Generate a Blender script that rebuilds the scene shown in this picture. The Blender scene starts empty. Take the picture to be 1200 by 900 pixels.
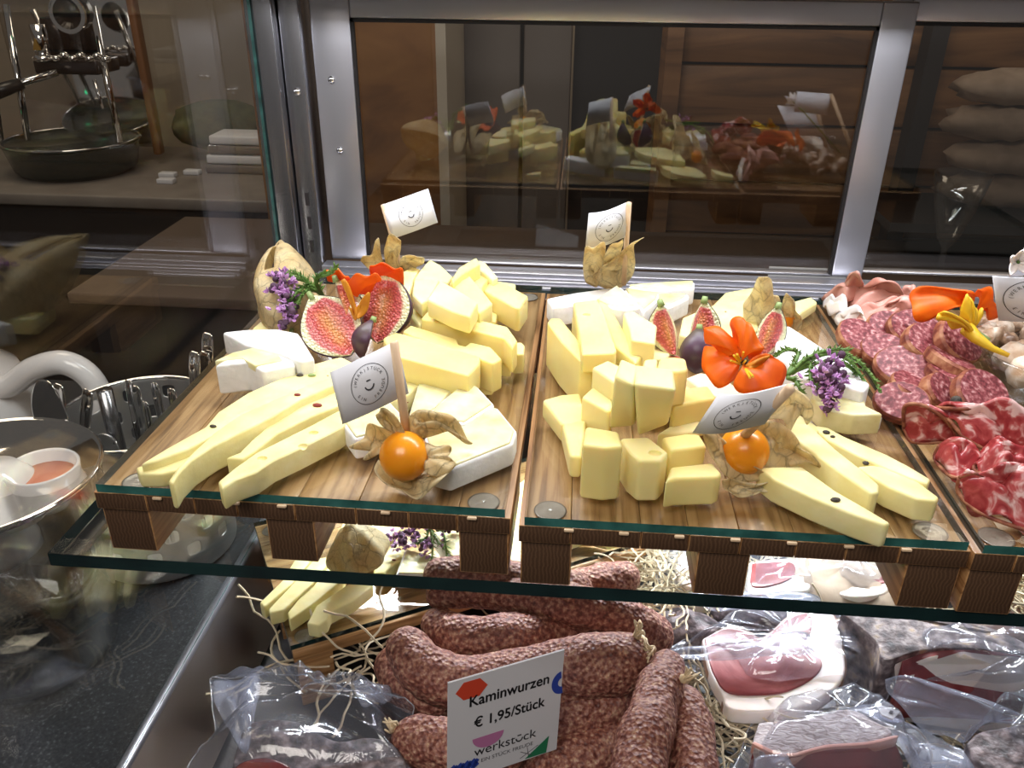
import bpy, bmesh, math, random
import numpy as np
from mathutils import Vector, Matrix, noise
random.seed(7)
PI = math.pi
S = 0.25            # one unit of the layout (height of the lens above the glass plates) in metres

# ---------------------------------------------------------------- camera
FPX, PITCH, YAW, ROLL = 975.9, .47611, .07638, .010928
Fv = Vector((-math.sin(YAW)*math.cos(PITCH), math.cos(YAW)*math.cos(PITCH), -math.sin(PITCH)))
R0 = Vector((math.cos(YAW), math.sin(YAW), 0)); U0 = R0.cross(Fv)
Rv = R0*math.cos(ROLL)+U0*math.sin(ROLL); Uv = U0*math.cos(ROLL)-R0*math.sin(ROLL)
scn = bpy.context.scene
cd = bpy.data.cameras.new('camera'); cam = bpy.data.objects.new('camera', cd)
scn.collection.objects.link(cam); scn.camera = cam
cd.sensor_width = 36; cd.lens = FPX/1200*36; cd.clip_start = .01; cd.clip_end = 50
m = Matrix((Rv, Uv, -Fv)).transposed().to_4x4(); m.translation = Vector((0, 0, S)); cam.matrix_world = m

# ---------------------------------------------------------------- world, lights, exposure
scn.view_settings.view_transform = 'Standard'; scn.view_settings.look = 'None'
scn.view_settings.gamma = 1; scn.view_settings.exposure = 0.0
w = bpy.data.worlds.new('world'); scn.world = w; w.use_nodes = True
w.node_tree.nodes['Background'].inputs[0].default_value = (.62, .56, .52, 1)
w.node_tree.nodes['Background'].inputs[1].default_value = .19
def area(name, loc, rot, sx, sy, power, col):
    l = bpy.data.lights.new(name, 'AREA'); l.shape = 'RECTANGLE'; l.size = sx*S; l.size_y = sy*S
    l.energy = power; l.color = col
    o = bpy.data.objects.new(name, l); scn.collection.objects.link(o)
    o.location = Vector(loc)*S; o.rotation_euler = rot; return o
area('case_light_strip', (.3, 2.25, 1.5), (math.radians(0), 0, 0), 3.4, .22, 4.5, (.93, .95, 1))
area('lower_shelf_light_strip', (.5, 3.0, -.29), (math.radians(-30), 0, 0), 3.1, .08, 4.0, (.90, .94, 1)).data.spread = math.radians(125)
area('room_lamp', (-4.5, 6.5, 5.5), (0, 0, 0), 3, 3, 9, (1, .82, .62))
area('kitchen_lamp', (3.5, 7.5, 4.5), (0, 0, 0), 3, 2, 4, (1, .80, .58))
area('shop_fill', (-1.5, -2.5, 5), (math.radians(25), 0, 0), 4, 3, 17, (1, .92, .84))  # unseen front fill, added to lift the faces turned to the camera

# ---------------------------------------------------------------- pixel to place helpers (layout units)
C = scn.collection
CAM = Vector((0, 0, 1))
def ray(x, y): return Fv*FPX + Rv*(x-600) - Uv*(y-450)
def at(x, y, z=0):
    d = ray(x, y); return d*((z-1)/d.z)+CAM
def atY(x, y, Y):
    d = ray(x, y); return d*(Y/d.y)+CAM
def atX(x, y, X):
    d = ray(x, y); return d*(X/d.x)+CAM
ZO = {'A': (100, 260, 4), 'B': (380, 200, 4), 'C': (100, 400, 4), 'D': (360, 380, 4), 'E': (620, 230, 4), 'F': (620, 380, 4),
      'G': (840, 300, 4), 'H': (840, 440, 4), 'M': (950, 300, 4.8), 'N': (1000, 460, 6), 'K': (460, 290, 5.294), 'P': (0, 0, 1),
      'Q': (430, 640, 2.857), 'J': (300, 270, 5.625), 'L': (640, 330, 6.667), 'R': (740, 620, 3.75), 'T': (900, 660, 3.75),
      'V': (220, 700, 4.286), 'W': (280, 560, 3.75), 'X': (1080, 280, 7.5)}
def px(k, pts):
    ox, oy, s = ZO[k]; return [(ox+p[0]/s, oy+p[1]/s)+tuple(p[2:]) for p in pts]

# ---------------------------------------------------------------- materials
class NT:
    def __init__(s, name):
        s.m = bpy.data.materials.new(name); s.m.use_nodes = True; s.t = s.m.node_tree; s.t.nodes.clear()
        s.out = s.n('ShaderNodeOutputMaterial')
    def n(s, typ, **kw):
        x = s.t.nodes.new(typ)
        for k, v in kw.items():
            if k[0] == 'i' and k[1:].isdigit(): x.inputs[int(k[1:])].default_value = v
            else: setattr(x, k, v)
        return x
    def l(s, a, b): s.t.links.new(a, b)
    def coord(s, scale=(1, 1, 1), rnd=True):
        tc = s.n('ShaderNodeTexCoord'); mp = s.n('ShaderNodeMapping'); mp.inputs['Scale'].default_value = scale
        s.l(tc.outputs['Object'], mp.inputs['Vector'])
        if rnd:
            oi = s.n('ShaderNodeObjectInfo'); mu = s.n('ShaderNodeMath', operation='MULTIPLY'); mu.inputs[1].default_value = 37
            s.l(oi.outputs['Random'], mu.inputs[0]); s.l(mu.outputs[0], mp.inputs['Location'])
        return mp.outputs[0]
    def ramp(s, fac, stops):
        r = s.n('ShaderNodeValToRGB'); e = r.color_ramp.elements
        while len(e) < len(stops): e.new(.5)
        for q, (p, c) in zip(e, stops): q.position = p; q.color = (*c, 1)
        s.l(fac, r.inputs[0]); return r.outputs[0]
def M(name, stops, rough=.5, metal=0, nscale=40, stretch=(1, 1, 1), tex='noise', detail=4, bump=0, bscale=None, btex='noise',
      sss=0, coat=0, spec=.5, rnd=True, emit=None, trans=0, dist=0):
    q = NT(name)
    if isinstance(stops, tuple): stops = [(0, stops), (1, stops)]
    b = q.n('ShaderNodeBsdfPrincipled'); I = b.inputs
    I['Roughness'].default_value = rough; I['Metallic'].default_value = metal; I['Specular IOR Level'].default_value = spec
    I['Coat Weight'].default_value = coat; I['Coat Roughness'].default_value = .08
    if sss:
        I['Subsurface Weight'].default_value = sss; I['Subsurface Radius'].default_value = (1, .7, .35); I['Subsurface Scale'].default_value = .006
    def tx(kind, sc, st):
        co = q.coord(tuple(sc*a for a in st), rnd)
        if kind == 'noise':
            t = q.n('ShaderNodeTexNoise'); t.inputs['Scale'].default_value = 1; t.inputs['Detail'].default_value = detail; t.inputs['Distortion'].default_value = dist; o = t.outputs[0]
        elif kind == 'voronoi':
            t = q.n('ShaderNodeTexVoronoi'); t.inputs['Scale'].default_value = 1; o = t.outputs['Distance']
        elif kind == 'edge':
            t = q.n('ShaderNodeTexVoronoi', feature='DISTANCE_TO_EDGE'); t.inputs['Scale'].default_value = 1; o = t.outputs['Distance']
        elif kind == 'wave':
            t = q.n('ShaderNodeTexWave'); t.inputs['Scale'].default_value = 1; t.inputs['Distortion'].default_value = 6; t.inputs['Detail'].default_value = 3; t.inputs['Detail Scale'].default_value = .6; o = t.outputs[1]
        q.l(co, t.inputs['Vector']); return o
    if len(stops) > 1:
        q.l(q.ramp(tx(tex, nscale, stretch), stops), I['Base Color'])
    if bump:
        bn = q.n('ShaderNodeBump'); bn.inputs['Strength'].default_value = 1; bn.inputs['Distance'].default_value = bump
        q.l(tx(btex, bscale or nscale, stretch), bn.inputs['Height']); q.l(bn.outputs[0], I['Normal'])
    if emit: I['Emission Color'].default_value = (*emit[0], 1); I['Emission Strength'].default_value = emit[1]
    last = b.outputs[0]
    if trans:
        tr = q.n('ShaderNodeBsdfTranslucent'); mx = q.n('ShaderNodeMixShader'); mx.inputs[0].default_value = trans
        for lk in list(q.t.links):
            if lk.to_socket == I['Base Color']: q.l(lk.from_socket, tr.inputs[0])
        q.l(last, mx.inputs[1]); q.l(tr.outputs[0], mx.inputs[2]); last = mx.outputs[0]
    q.l(last, q.out.inputs[0]); return q.m
def clear(name, tint=(1, 1, 1), f0=.045, rough=0.0, milk=0, milkcol=(.8, .85, .95), bump=0, bscale=60):
    """thin clear material: transparent + mirror by angle (+ a little white scatter)"""
    q = NT(name); g = q.n('ShaderNodeNewGeometry')
    d = q.n('ShaderNodeVectorMath', operation='DOT_PRODUCT'); q.l(g.outputs['Normal'], d.inputs[0]); q.l(g.outputs['Incoming'], d.inputs[1])
    a = q.n('ShaderNodeMath', operation='ABSOLUTE'); q.l(d.outputs['Value'], a.inputs[0])
    s1 = q.n('ShaderNodeMath', operation='SUBTRACT', use_clamp=True); s1.inputs[0].default_value = 1; q.l(a.outputs[0], s1.inputs[1])
    pw = q.n('ShaderNodeMath', operation='POWER'); q.l(s1.outputs[0], pw.inputs[0]); pw.inputs[1].default_value = 5
    ma = q.n('ShaderNodeMath', operation='MULTIPLY_ADD', use_clamp=True); q.l(pw.outputs[0], ma.inputs[0]); ma.inputs[1].default_value = 1-f0; ma.inputs[2].default_value = f0
    tr = q.n('ShaderNodeBsdfTransparent'); tr.inputs[0].default_value = (*tint, 1)
    gl = q.n('ShaderNodeBsdfGlossy'); gl.inputs['Roughness'].default_value = rough
    mx = q.n('ShaderNodeMixShader'); q.l(ma.outputs[0], mx.inputs[0])
    base = tr.outputs[0]
    if milk:
        df = q.n('ShaderNodeBsdfDiffuse'); df.inputs[0].default_value = (*milkcol, 1)
        m2 = q.n('ShaderNodeMixShader'); m2.inputs[0].default_value = milk; q.l(base, m2.inputs[1]); q.l(df.outputs[0], m2.inputs[2]); base = m2.outputs[0]
    if bump:
        t = q.n('ShaderNodeTexNoise'); t.inputs['Scale'].default_value = 1; t.inputs['Detail'].default_value = 3; t.inputs['Distortion'].default_value = 1.5
        q.l(q.coord((bscale,)*3), t.inputs['Vector']); bn = q.n('ShaderNodeBump'); bn.inputs['Distance'].default_value = bump
        q.l(t.outputs[0], bn.inputs['Height']); q.l(bn.outputs[0], gl.inputs['Normal'])
    q.l(base, mx.inputs[1]); q.l(gl.outputs[0], mx.inputs[2]); q.l(mx.outputs[0], q.out.inputs[0]); return q.m
m_glass = clear('clear_glass', (.95, .975, .965), .05)
m_pane = clear('double_pane_glass', (.93, .93, .91), .085)
m_side = clear('side_glass', (.92, .93, .92), .055)
m_jar = clear('jar_glass', (.96, .97, .97), .08)
m_film = clear('vacuum_film', (.98, .98, .99), .05, .09, .045, (.72, .78, .96), .0012, 40)
m_film2 = clear('vacuum_film_milky', (.96, .97, .98), .06, .16, .20, (.68, .74, .95), .001, 40)
m_edge = M('glass_edge_green', [(.3, (.015, .07, .065)), (.7, (.05, .20, .18))], .12, nscale=60, spec=.8)
m_edged = M('glass_edge_dark', [(.3, (.003, .012, .014)), (.7, (.01, .035, .035))], .1, nscale=30, spec=.8)
m_oak = M('oak_planks', [(.28, (.19, .085, .03)), (.42, (.40, .205, .08)), (.55, (.54, .30, .13)), (.75, (.64, .38, .175))], .42, nscale=9, stretch=(22, 1.1, 22), detail=6, bump=.00015, coat=.12, dist=.6)
m_oak2 = M('oak_planks_warm', [(.28, (.17, .075, .026)), (.42, (.35, .17, .065)), (.55, (.48, .255, .105)), (.75, (.58, .34, .15))], .42, nscale=9, stretch=(26, 1.3, 26), detail=6, bump=.00015, coat=.12, dist=.7)
m_oake = M('oak_end_grain_shaded', [(.2, (.070, .033, .015)), (.6, (.085, .041, .019)), (.9, (.112, .058, .029))], .6, nscale=330, stretch=(.5, 1, 1), tex='wave', bump=.00005)  # end grain, with the shadow on the board fronts darkened into its colour
m_peg = M('pale_peg', (.75, .55, .36), .5)
m_rubber = clear('silicone_bumper', (.88, .86, .84), .12, .08, .12, (.8, .78, .76))
m_steel = M('brushed_steel', [(.3, (.36, .36, .38)), (.7, (.50, .50, .53))], .26, 1, nscale=8, stretch=(1, 1, .06), detail=2)
m_frame = M('anodised_frame', [(.3, (.52, .52, .57)), (.7, (.62, .62, .67))], .33, .85, nscale=8, detail=2)
m_chrome = M('chrome', (.78, .77, .76), .07, 1)
m_steel2 = M('satin_steel', (.62, .61, .60), .36, .9)
m_dsteel = M('dark_steel', (.10, .09, .09), .25, .9)
m_black = M('black_plastic', (.02, .018, .018), .3)
m_cheese = M('firm_cheese', [(.35, (.87, .72, .26)), (.65, (.90, .78, .34))], .42, nscale=22, bump=.00025, bscale=140, sss=.5, spec=.35)
m_cheese2 = M('pale_cheese', [(.35, (.88, .76, .33)), (.65, (.91, .82, .42))], .45, nscale=22, bump=.0003, bscale=160, sss=.5, spec=.35)
m_cheese3 = M('spiced_cheese', [(.3, (.82, .72, .31)), (.55, (.87, .79, .38)), (.7, (.90, .83, .46))], .45, nscale=60, bump=.0005, bscale=110, sss=.2, spec=.4)
m_rind = M('white_mould_rind', [(.3, (.80, .80, .78)), (.7, (.93, .93, .92))], .8, nscale=90, bump=.0005, bscale=220, sss=.1)
m_paste = M('soft_cheese_paste', [(.3, (.72, .65, .30)), (.5, (.82, .76, .42)), (.72, (.88, .84, .55))], .38, nscale=70, bump=.0006, bscale=120, sss=.25, coat=.15)
m_pepper = M('peppercorn', [(.3, (.015, .012, .01)), (.7, (.09, .07, .05))], .7, nscale=500, bump=.0005)
m_chili = M('red_spice', (.25, .03, .02), .5)
m_hole = M('cheese_hole', (.74, .60, .26), .5)
def husk_mat():
    q = NT('dry_husk'); b = q.n('ShaderNodeBsdfPrincipled'); b.inputs['Roughness'].default_value = .5
    def vein(sc, dist, w):
        co = q.coord((sc, sc, sc*.55)); nz = q.n('ShaderNodeTexNoise'); nz.inputs['Scale'].default_value = 1.4; nz.inputs['Detail'].default_value = 3; q.l(co, nz.inputs['Vector'])
        mx = q.n('ShaderNodeMix', data_type='VECTOR'); mx.inputs[0].default_value = dist; q.l(co, mx.inputs[4]); q.l(nz.outputs['Color'], mx.inputs[5])
        v = q.n('ShaderNodeTexVoronoi', feature='DISTANCE_TO_EDGE'); v.inputs['Scale'].default_value = 1; q.l(mx.outputs[1], v.inputs['Vector'])
        return q.ramp(v.outputs['Distance'], [(0, (0, 0, 0)), (w, (1, 1, 1))])
    a = vein(150, .45, .05); c = vein(420, .5, .10)
    base = q.n('ShaderNodeTexNoise'); base.inputs['Scale'].default_value = 1; q.l(q.coord((45,)*3), base.inputs['Vector'])
    col = q.ramp(base.outputs[0], [(.3, (.74, .57, .28)), (.5, (.86, .73, .44)), (.7, (.93, .85, .60))])
    def mul(x, y, f):
        m_ = q.n('ShaderNodeMix', data_type='RGBA', blend_type='MULTIPLY'); m_.inputs[0].default_value = f; q.l(x, m_.inputs[6]); q.l(y, m_.inputs[7]); return m_.outputs[2]
    col = mul(mul(col, a, .28), c, .14); q.l(col, b.inputs['Base Color'])
    bn = q.n('ShaderNodeBump'); bn.inputs['Distance'].default_value = .0006; bn.inputs['Strength'].default_value = .8; q.l(a, bn.inputs['Height']); q.l(bn.outputs[0], b.inputs['Normal'])
    tr = q.n('ShaderNodeBsdfTranslucent'); q.l(col, tr.inputs[0]); mx = q.n('ShaderNodeMixShader'); mx.inputs[0].default_value = .5
    q.l(b.outputs[0], mx.inputs[1]); q.l(tr.outputs[0], mx.inputs[2]); q.l(mx.outputs[0], q.out.inputs[0]); return q.m
m_husk = husk_mat()
m_berry = M('orange_berry', [(.3, (.80, .24, .005)), (.7, (.92, .36, .01))], .28, nscale=40, sss=.35, coat=.25)
m_fskin = M('fig_skin', [(.3, (.03, .012, .03)), (.55, (.07, .03, .06)), (.68, (.11, .09, .055)), (.85, (.25, .28, .12))], .4, nscale=28, stretch=(1, 1, 1), bump=.0002, bscale=200)
m_nast = M('nasturtium_orange', [(.3, (.85, .11, .003)), (.7, (1.0, .22, .006))], .45, nscale=60, bump=.0004, trans=.3)
m_yel = M('yellow_petal', [(.3, (.85, .50, .02)), (.7, (.95, .72, .06))], .4, nscale=60, trans=.25)
m_green = M('stem_green', [(.3, (.05, .12, .02)), (.7, (.17, .30, .06))], .5, nscale=80)
m_green2 = M('pale_green', (.28, .38, .14), .5)
m_lav = M('lavender_blossom', [(.3, (.30, .11, .32)), (.5, (.52, .26, .55)), (.72, (.74, .50, .80))], .6, nscale=160)
m_lavd = M('dark_calyx', (.09, .04, .08), .7)
m_stick = M('wooden_pick', [(.3, (.62, .42, .26)), (.7, (.76, .57, .38))], .6, nscale=30, stretch=(8, 8, 1))
m_paper = M('white_paper', (.74, .75, .80), .6)
m_ink = M('black_ink', (.02, .02, .025), .6); m_inkl = M('grey_ink', (.10, .10, .12), .6)
m_red = M('print_red', (.72, .07, .03), .5); m_blue = M('print_blue', (.03, .07, .42), .5)
m_pink = M('print_pink', (.55, .20, .42), .5); m_grn = M('print_green', (.02, .22, .10), .5)
m_salami = M('salami_cut', [(.36, (.11, .012, .016)), (.50, (.23, .04, .048)), (.60, (.38, .14, .14)), (.74, (.60, .38, .37))], .5, nscale=330, detail=3, bump=.0002, coat=.0, stretch=(1, 1, 1))
m_salami2 = M('coarse_salami_cut', [(.40, (.30, .025, .03)), (.52, (.44, .07, .07)), (.57, (.58, .24, .23)), (.63, (.78, .52, .50))], .34, nscale=105, detail=3, bump=.0003, coat=.3, dist=1)
m_casing = M('salami_casing', [(.35, (.13, .022, .014)), (.5, (.26, .075, .035)), (.68, (.46, .22, .11))], .6, nscale=120, bump=.0006)
m_hamp = M('pink_ham', [(.3, (.50, .20, .15)), (.6, (.64, .33, .27)), (.8, (.76, .50, .43))], .4, nscale=28, dist=1, coat=.1)
m_fat = M('white_fat', [(.3, (.82, .70, .64)), (.6, (.90, .84, .80))], .35, nscale=30, coat=.2, sss=.15)
m_rindb = M('brown_rind', [(.3, (.10, .045, .03)), (.7, (.33, .18, .11))], .6, nscale=60, bump=.0008)
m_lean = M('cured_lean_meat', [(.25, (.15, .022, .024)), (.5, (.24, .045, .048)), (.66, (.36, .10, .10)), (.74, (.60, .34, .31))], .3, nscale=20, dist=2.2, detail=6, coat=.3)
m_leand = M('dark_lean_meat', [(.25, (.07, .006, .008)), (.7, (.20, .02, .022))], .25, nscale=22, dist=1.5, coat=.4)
m_crust = M('spice_crust', [(.3, (.035, .03, .035)), (.48, (.12, .09, .09)), (.6, (.30, .25, .24)), (.78, (.50, .36, .17))], .6, nscale=95, detail=6, bump=.002, bscale=110)
m_crustd = M('dark_spice_crust', [(.35, (.035, .028, .032)), (.52, (.12, .09, .095)), (.68, (.34, .28, .29))], .5, nscale=110, detail=6, bump=.002, bscale=120)
m_saus = M('dried_sausage_skin', [(.30, (.10, .028, .022)), (.46, (.22, .075, .055)), (.58, (.36, .17, .12)), (.72, (.56, .37, .25))], .5, nscale=300, detail=3, bump=.0013, btex='voronoi', bscale=310, spec=.4)
m_string = M('natural_twine', (.66, .52, .33), .8)
m_straw = M('wood_wool', [(.3, (.50, .40, .26)), (.7, (.74, .64, .46))], .7, nscale=40)
m_stone = M('dark_granite', [(.35, (.022, .024, .028)), (.62, (.045, .048, .055)), (.74, (.13, .14, .15))], .42, nscale=420, detail=2, rnd=False)
m_porc = M('white_porcelain', (.83, .80, .79), .1, coat=.5)
m_salmon = M('salmon_reflection', (.75, .28, .17), .4)  # colour of the pink reflection in the open cup
m_cream = M('creamy_salad', [(.3, (.60, .38, .22)), (.6, (.86, .76, .64)), (.8, (.92, .88, .80))], .4, nscale=90, bump=.001, coat=.2)
m_mush = M('brown_salad', [(.3, (.13, .07, .04)), (.5, (.42, .27, .17)), (.7, (.74, .62, .50))], .4, nscale=110, bump=.001, coat=.2)
m_tub = M('black_tub', (.012, .011, .012), .35)
m_wall = M('beige_plaster', [(.3, (.42, .35, .27)), (.7, (.50, .42, .33))], .85, nscale=3, rnd=False)
m_floor = M('brown_floor', [(.3, (.07, .045, .03)), (.7, (.12, .08, .055))], .6, nscale=5, rnd=False)
m_dwood = M('brown_wood_panel', [(.30, (.07, .028, .010)), (.5, (.19, .085, .03)), (.75, (.32, .155, .06))], .5, nscale=3.2, stretch=(1, 1, 9), detail=6, dist=1.2)
m_dwood2 = M('veneer_panel', [(.30, (.14, .055, .015)), (.5, (.27, .115, .032)), (.75, (.36, .17, .05))], .5, nscale=2.2, stretch=(2, 1, 4), detail=6, dist=2)
m_cab = M('taupe_cabinet', (.17, .14, .12), .6)
m_ctop = M('worktop_taupe', [(.3, (.20, .17, .15)), (.7, (.27, .24, .21))], .45, nscale=12, rnd=False)
m_lite = M('pale_worktop', (.55, .48, .38), .5)
m_dark = M('near_black', (.02, .015, .014), .6)
m_bag = M('kraft_bag', [(.3, (.28, .20, .14)), (.7, (.42, .32, .24))], .7, nscale=30, bump=.002)
m_olive = M('olive_cloth', [(.3, (.06, .065, .035)), (.7, (.11, .115, .06))], .9, nscale=40, bump=.002)
m_led = M('green_indicator', (0, .3, .12), .4, emit=((0, .8, .3), 1.2))
m_gold = M('brass_badge', (.55, .33, .08), .35, .6)
def fig_mat():
    q = NT('fig_flesh'); b = q.n('ShaderNodeBsdfPrincipled'); b.inputs['Roughness'].default_value = .3; b.inputs['Coat Weight'].default_value = .3
    at_ = q.n('ShaderNodeAttribute', attribute_name='rad')
    co = q.coord((560, 560, 560)); v = q.n('ShaderNodeTexVoronoi'); v.inputs['Scale'].default_value = 1; q.l(co, v.inputs['Vector'])
    nz = q.n('ShaderNodeTexNoise'); nz.inputs['Scale'].default_value = 1; q.l(q.coord((120,)*3), nz.inputs['Vector'])
    ad = q.n('ShaderNodeMath', operation='MULTIPLY_ADD'); q.l(nz.outputs[0], ad.inputs[0]); ad.inputs[1].default_value = .22; q.l(at_.outputs['Fac'], ad.inputs[2])
    base = q.ramp(ad.outputs[0], [(.1, (.62, .27, .09)), (.32, (.58, .15, .07)), (.55, (.50, .07, .07)), (.80, (.58, .12, .12)), (.90, (.84, .70, .48)), (1.0, (.80, .82, .52))])
    seed = q.ramp(v.outputs['Distance'], [(.0, (.6, .34, .18)), (.3, (.35, .15, .08)), (.45, (0, 0, 0)), (1, (0, 0, 0))])
    msk = q.ramp(ad.outputs[0], [(.0, (.55,)*3), (.78, (.5,)*3), (.88, (0,)*3), (1, (0,)*3)])
    mul = q.n('ShaderNodeMix', data_type='RGBA', blend_type='MULTIPLY'); mul.inputs[0].default_value = 1; q.l(seed, mul.inputs[6]); q.l(msk, mul.inputs[7])
    add = q.n('ShaderNodeMix', data_type='RGBA', blend_type='ADD'); add.inputs[0].default_value = .8; q.l(base, add.inputs[6]); q.l(mul.outputs[2], add.inputs[7])
    q.l(add.outputs[2], b.inputs['Base Color'])
    bn = q.n('ShaderNodeBump'); bn.inputs['Distance'].default_value = -.0012; q.l(v.outputs['Distance'], bn.inputs['Height']); q.l(bn.outputs[0], b.inputs['Normal'])
    q.l(b.outputs[0], q.out.inputs[0]); return q.m
m_fig = fig_mat()

# ---------------------------------------------------------------- object helpers (all coordinates in layout units)
ORG = {}
def tag(o, label=None, cat=None, group=None, kind=None):
    if label: o['label'] = label
    if cat: o['category'] = cat
    if group: o['group'] = group
    if kind: o['kind'] = kind
    return o
def obj(name, V, Fc, mats, parent=None, smooth=False, fm=None, org=None, bev=0, seg=2, solid=0, sub=0):
    V = [Vector(v) for v in V]
    if org is None:
        org = Vector(((min(v.x for v in V)+max(v.x for v in V))/2, (min(v.y for v in V)+max(v.y for v in V))/2, min(v.z for v in V)))
    me = bpy.data.meshes.new(name); me.from_pydata([(v-org)*S for v in V], [], Fc)
    mats = mats if isinstance(mats, (list, tuple)) else [mats]
    for q in mats: me.materials.append(q)
    if fm:
        for p, i in zip(me.polygons, fm): p.material_index = i
    bm = bmesh.new(); bm.from_mesh(me); bmesh.ops.recalc_face_normals(bm, faces=bm.faces)
    if bev:
        bmesh.ops.bevel(bm, geom=[e for e in bm.edges if e.calc_face_angle(0) > .4], offset=bev*S, segments=seg, profile=.5, affect='EDGES', clamp_overlap=True)
    bm.to_mesh(me); bm.free()
    if smooth or bev:
        for p in me.polygons: p.use_smooth = True
    if bev and not smooth:
        try: me.set_sharp_from_angle(angle=math.radians(50))
        except Exception: pass
    o = bpy.data.objects.new(name, me); C.objects.link(o)
    if parent is not None: o.parent = parent; o.location = (org-ORG[parent.name])*S
    else: o.location = org*S
    ORG[o.name] = org
    if solid: md = o.modifiers.new('thickness', 'SOLIDIFY'); md.thickness = solid*S; md.offset = 0
    if sub: md = o.modifiers.new('smooth', 'SUBSURF'); md.levels = md.render_levels = sub
    return o
def thing(name, label, cat, org, group=None):
    o = bpy.data.objects.new(name, None); o.empty_display_size = .02; C.objects.link(o); o.location = Vector(org)*S; ORG[o.name] = Vector(org)
    return tag(o, label, cat, group)
def boxg(a, b):
    x0, y0, z0 = a; x1, y1, z1 = b
    V = [(x0, y0, z0), (x1, y0, z0), (x1, y1, z0), (x0, y1, z0), (x0, y0, z1), (x1, y0, z1), (x1, y1, z1), (x0, y1, z1)]
    return V, [(0, 3, 2, 1), (4, 5, 6, 7), (0, 1, 5, 4), (1, 2, 6, 5), (2, 3, 7, 6), (3, 0, 4, 7)]
def box(name, a, b, mat, parent=None, bev=0, **k):
    V, Fc = boxg(a, b); return obj(name, V, Fc, mat, parent, bev=bev, **k)
def join(parts):
    V = []; Fc = []
    for v, f in parts:
        n = len(V); V += [Vector(x) for x in v]; Fc += [tuple(i+n for i in q) for q in f]
    return V, Fc
def frame(d):
    d = Vector(d).normalized(); a = Vector((0, 0, 1)) if abs(d.z) < .9 else Vector((1, 0, 0))
    u = d.cross(a).normalized(); return d, u, d.cross(u).normalized()
def crom(P, n):
    """Catmull-Rom through tuples of any size"""
    P = [np.array(p, float) for p in P]
    if len(P) == 2: return [tuple(P[0]+(P[1]-P[0])*i/n) for i in range(n+1)]
    Q = [2*P[0]-P[1]]+P+[2*P[-1]-P[-2]]; out = []
    for s in range(len(P)-1):
        a, b, c, d = Q[s:s+4]; k = n if isinstance(n, int) else n
        for i in range(k):
            t = i/k; out.append(tuple(.5*((2*b)+(-a+c)*t+(2*a-5*b+4*c-d)*t*t+(-a+3*b-3*c+d)*t**3)))
    out.append(tuple(P[-1])); return out
def tubeg(P, r, n=8, caps=True, disp=None):
    P = [Vector(p) for p in P]; rr = r if isinstance(r, (list, tuple)) else [r]*len(P)
    V = []; Fc = []; d0, u, v = frame(P[1]-P[0])
    for i, p in enumerate(P):
        d = (P[min(i+1, len(P)-1)]-P[max(i-1, 0)]).normalized()
        u = (u-d*u.dot(d)).normalized(); v = d.cross(u)
        for k in range(n):
            a = 2*PI*k/n; q = u*math.cos(a)+v*math.sin(a); s = rr[i]
            if disp: s += disp(p+q*rr[i])*min(1, rr[i]/max(rr))
            V.append(p+q*s)
    for i in range(len(P)-1):
        for k in range(n): a = i*n+k; b = i*n+(k+1) % n; Fc.append((a, b, b+n, a+n))
    if caps: Fc.append(tuple(range(n))[::-1]); Fc.append(tuple((len(P)-1)*n+k for k in range(n)))
    return V, Fc
def latheg(prof, c, n=32, closed=False):
    c = Vector(c); V = []; Fc = []
    for r, z in prof:
        for k in range(n): a = 2*PI*k/n; V.append(c+Vector((r*math.cos(a), r*math.sin(a), z)))
    m_ = len(prof)
    for i in range(m_-1+(1 if closed else 0)):
        j = (i+1) % m_
        for k in range(n): l = (k+1) % n; Fc.append((i*n+k, i*n+l, j*n+l, j*n+k))
    if not closed:
        if prof[0][0] > 1e-4: Fc.append(tuple(range(n))[::-1])
        if prof[-1][0] > 1e-4: Fc.append(tuple((m_-1)*n+k for k in range(n)))
    return V, Fc
def blob(c, r, n=10, mrings=7, dv=0, sq=(1, 1, 1)):
    c = Vector(c); V = []; Fc = []
    for i in range(mrings+1):
        t = PI*i/mrings
        for k in range(n):
            a = 2*PI*k/n; q = Vector((math.sin(t)*math.cos(a), math.sin(t)*math.sin(a), math.cos(t)))
            s = r*(1+dv*noise.noise((c+q*r)*40))
            V.append(c+Vector((q.x*s*sq[0], q.y*s*sq[1], q.z*s*sq[2])))
    for i in range(mrings):
        for k in range(n): l = (k+1) % n; Fc.append((i*n+k, i*n+l, (i+1)*n+l, (i+1)*n+k))
    return V, Fc
def prismg(top, th, sh=(0, 0), inset=0, zb=None):
    """top polygon in space dropped straight down by th (or to height zb)"""
    n = len(top); c = sum((Vector(p) for p in top), Vector())/n
    V = [Vector(p) for p in top]
    for p in V[:n]:
        q = p.copy(); q.z = (zb if zb is not None else p.z-th); q += Vector((sh[0], sh[1], 0)); q += (c-p)*Vector((inset, inset, 0)).length*0; V.append(q)
    Fc = [tuple(range(n)), tuple(range(2*n-1, n-1, -1))]+[(i, i+n, (i+1) % n+n, (i+1) % n) for i in range(n)]
    return V, Fc
def toppoly(k, pts, z): return [at(p[0], p[1], z+(p[2] if len(p) > 2 else 0)) for p in px(k, pts)]
def piece(name, label, k, pts, base, th, mat, cat='cheese', group=None, bev=.006, sh=(0, 0), parent=None):
    tp = toppoly(k, pts, base+th); V, Fc = prismg(tp, th, sh, zb=base)
    o = obj(name, V, Fc, mat, parent, bev=bev, seg=3)
    if parent is None: tag(o, label, cat, group)
    return o
def insetpoly(P, f):
    c = sum(P, Vector())/len(P); return [p+(c-p)*f for p in P]
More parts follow.
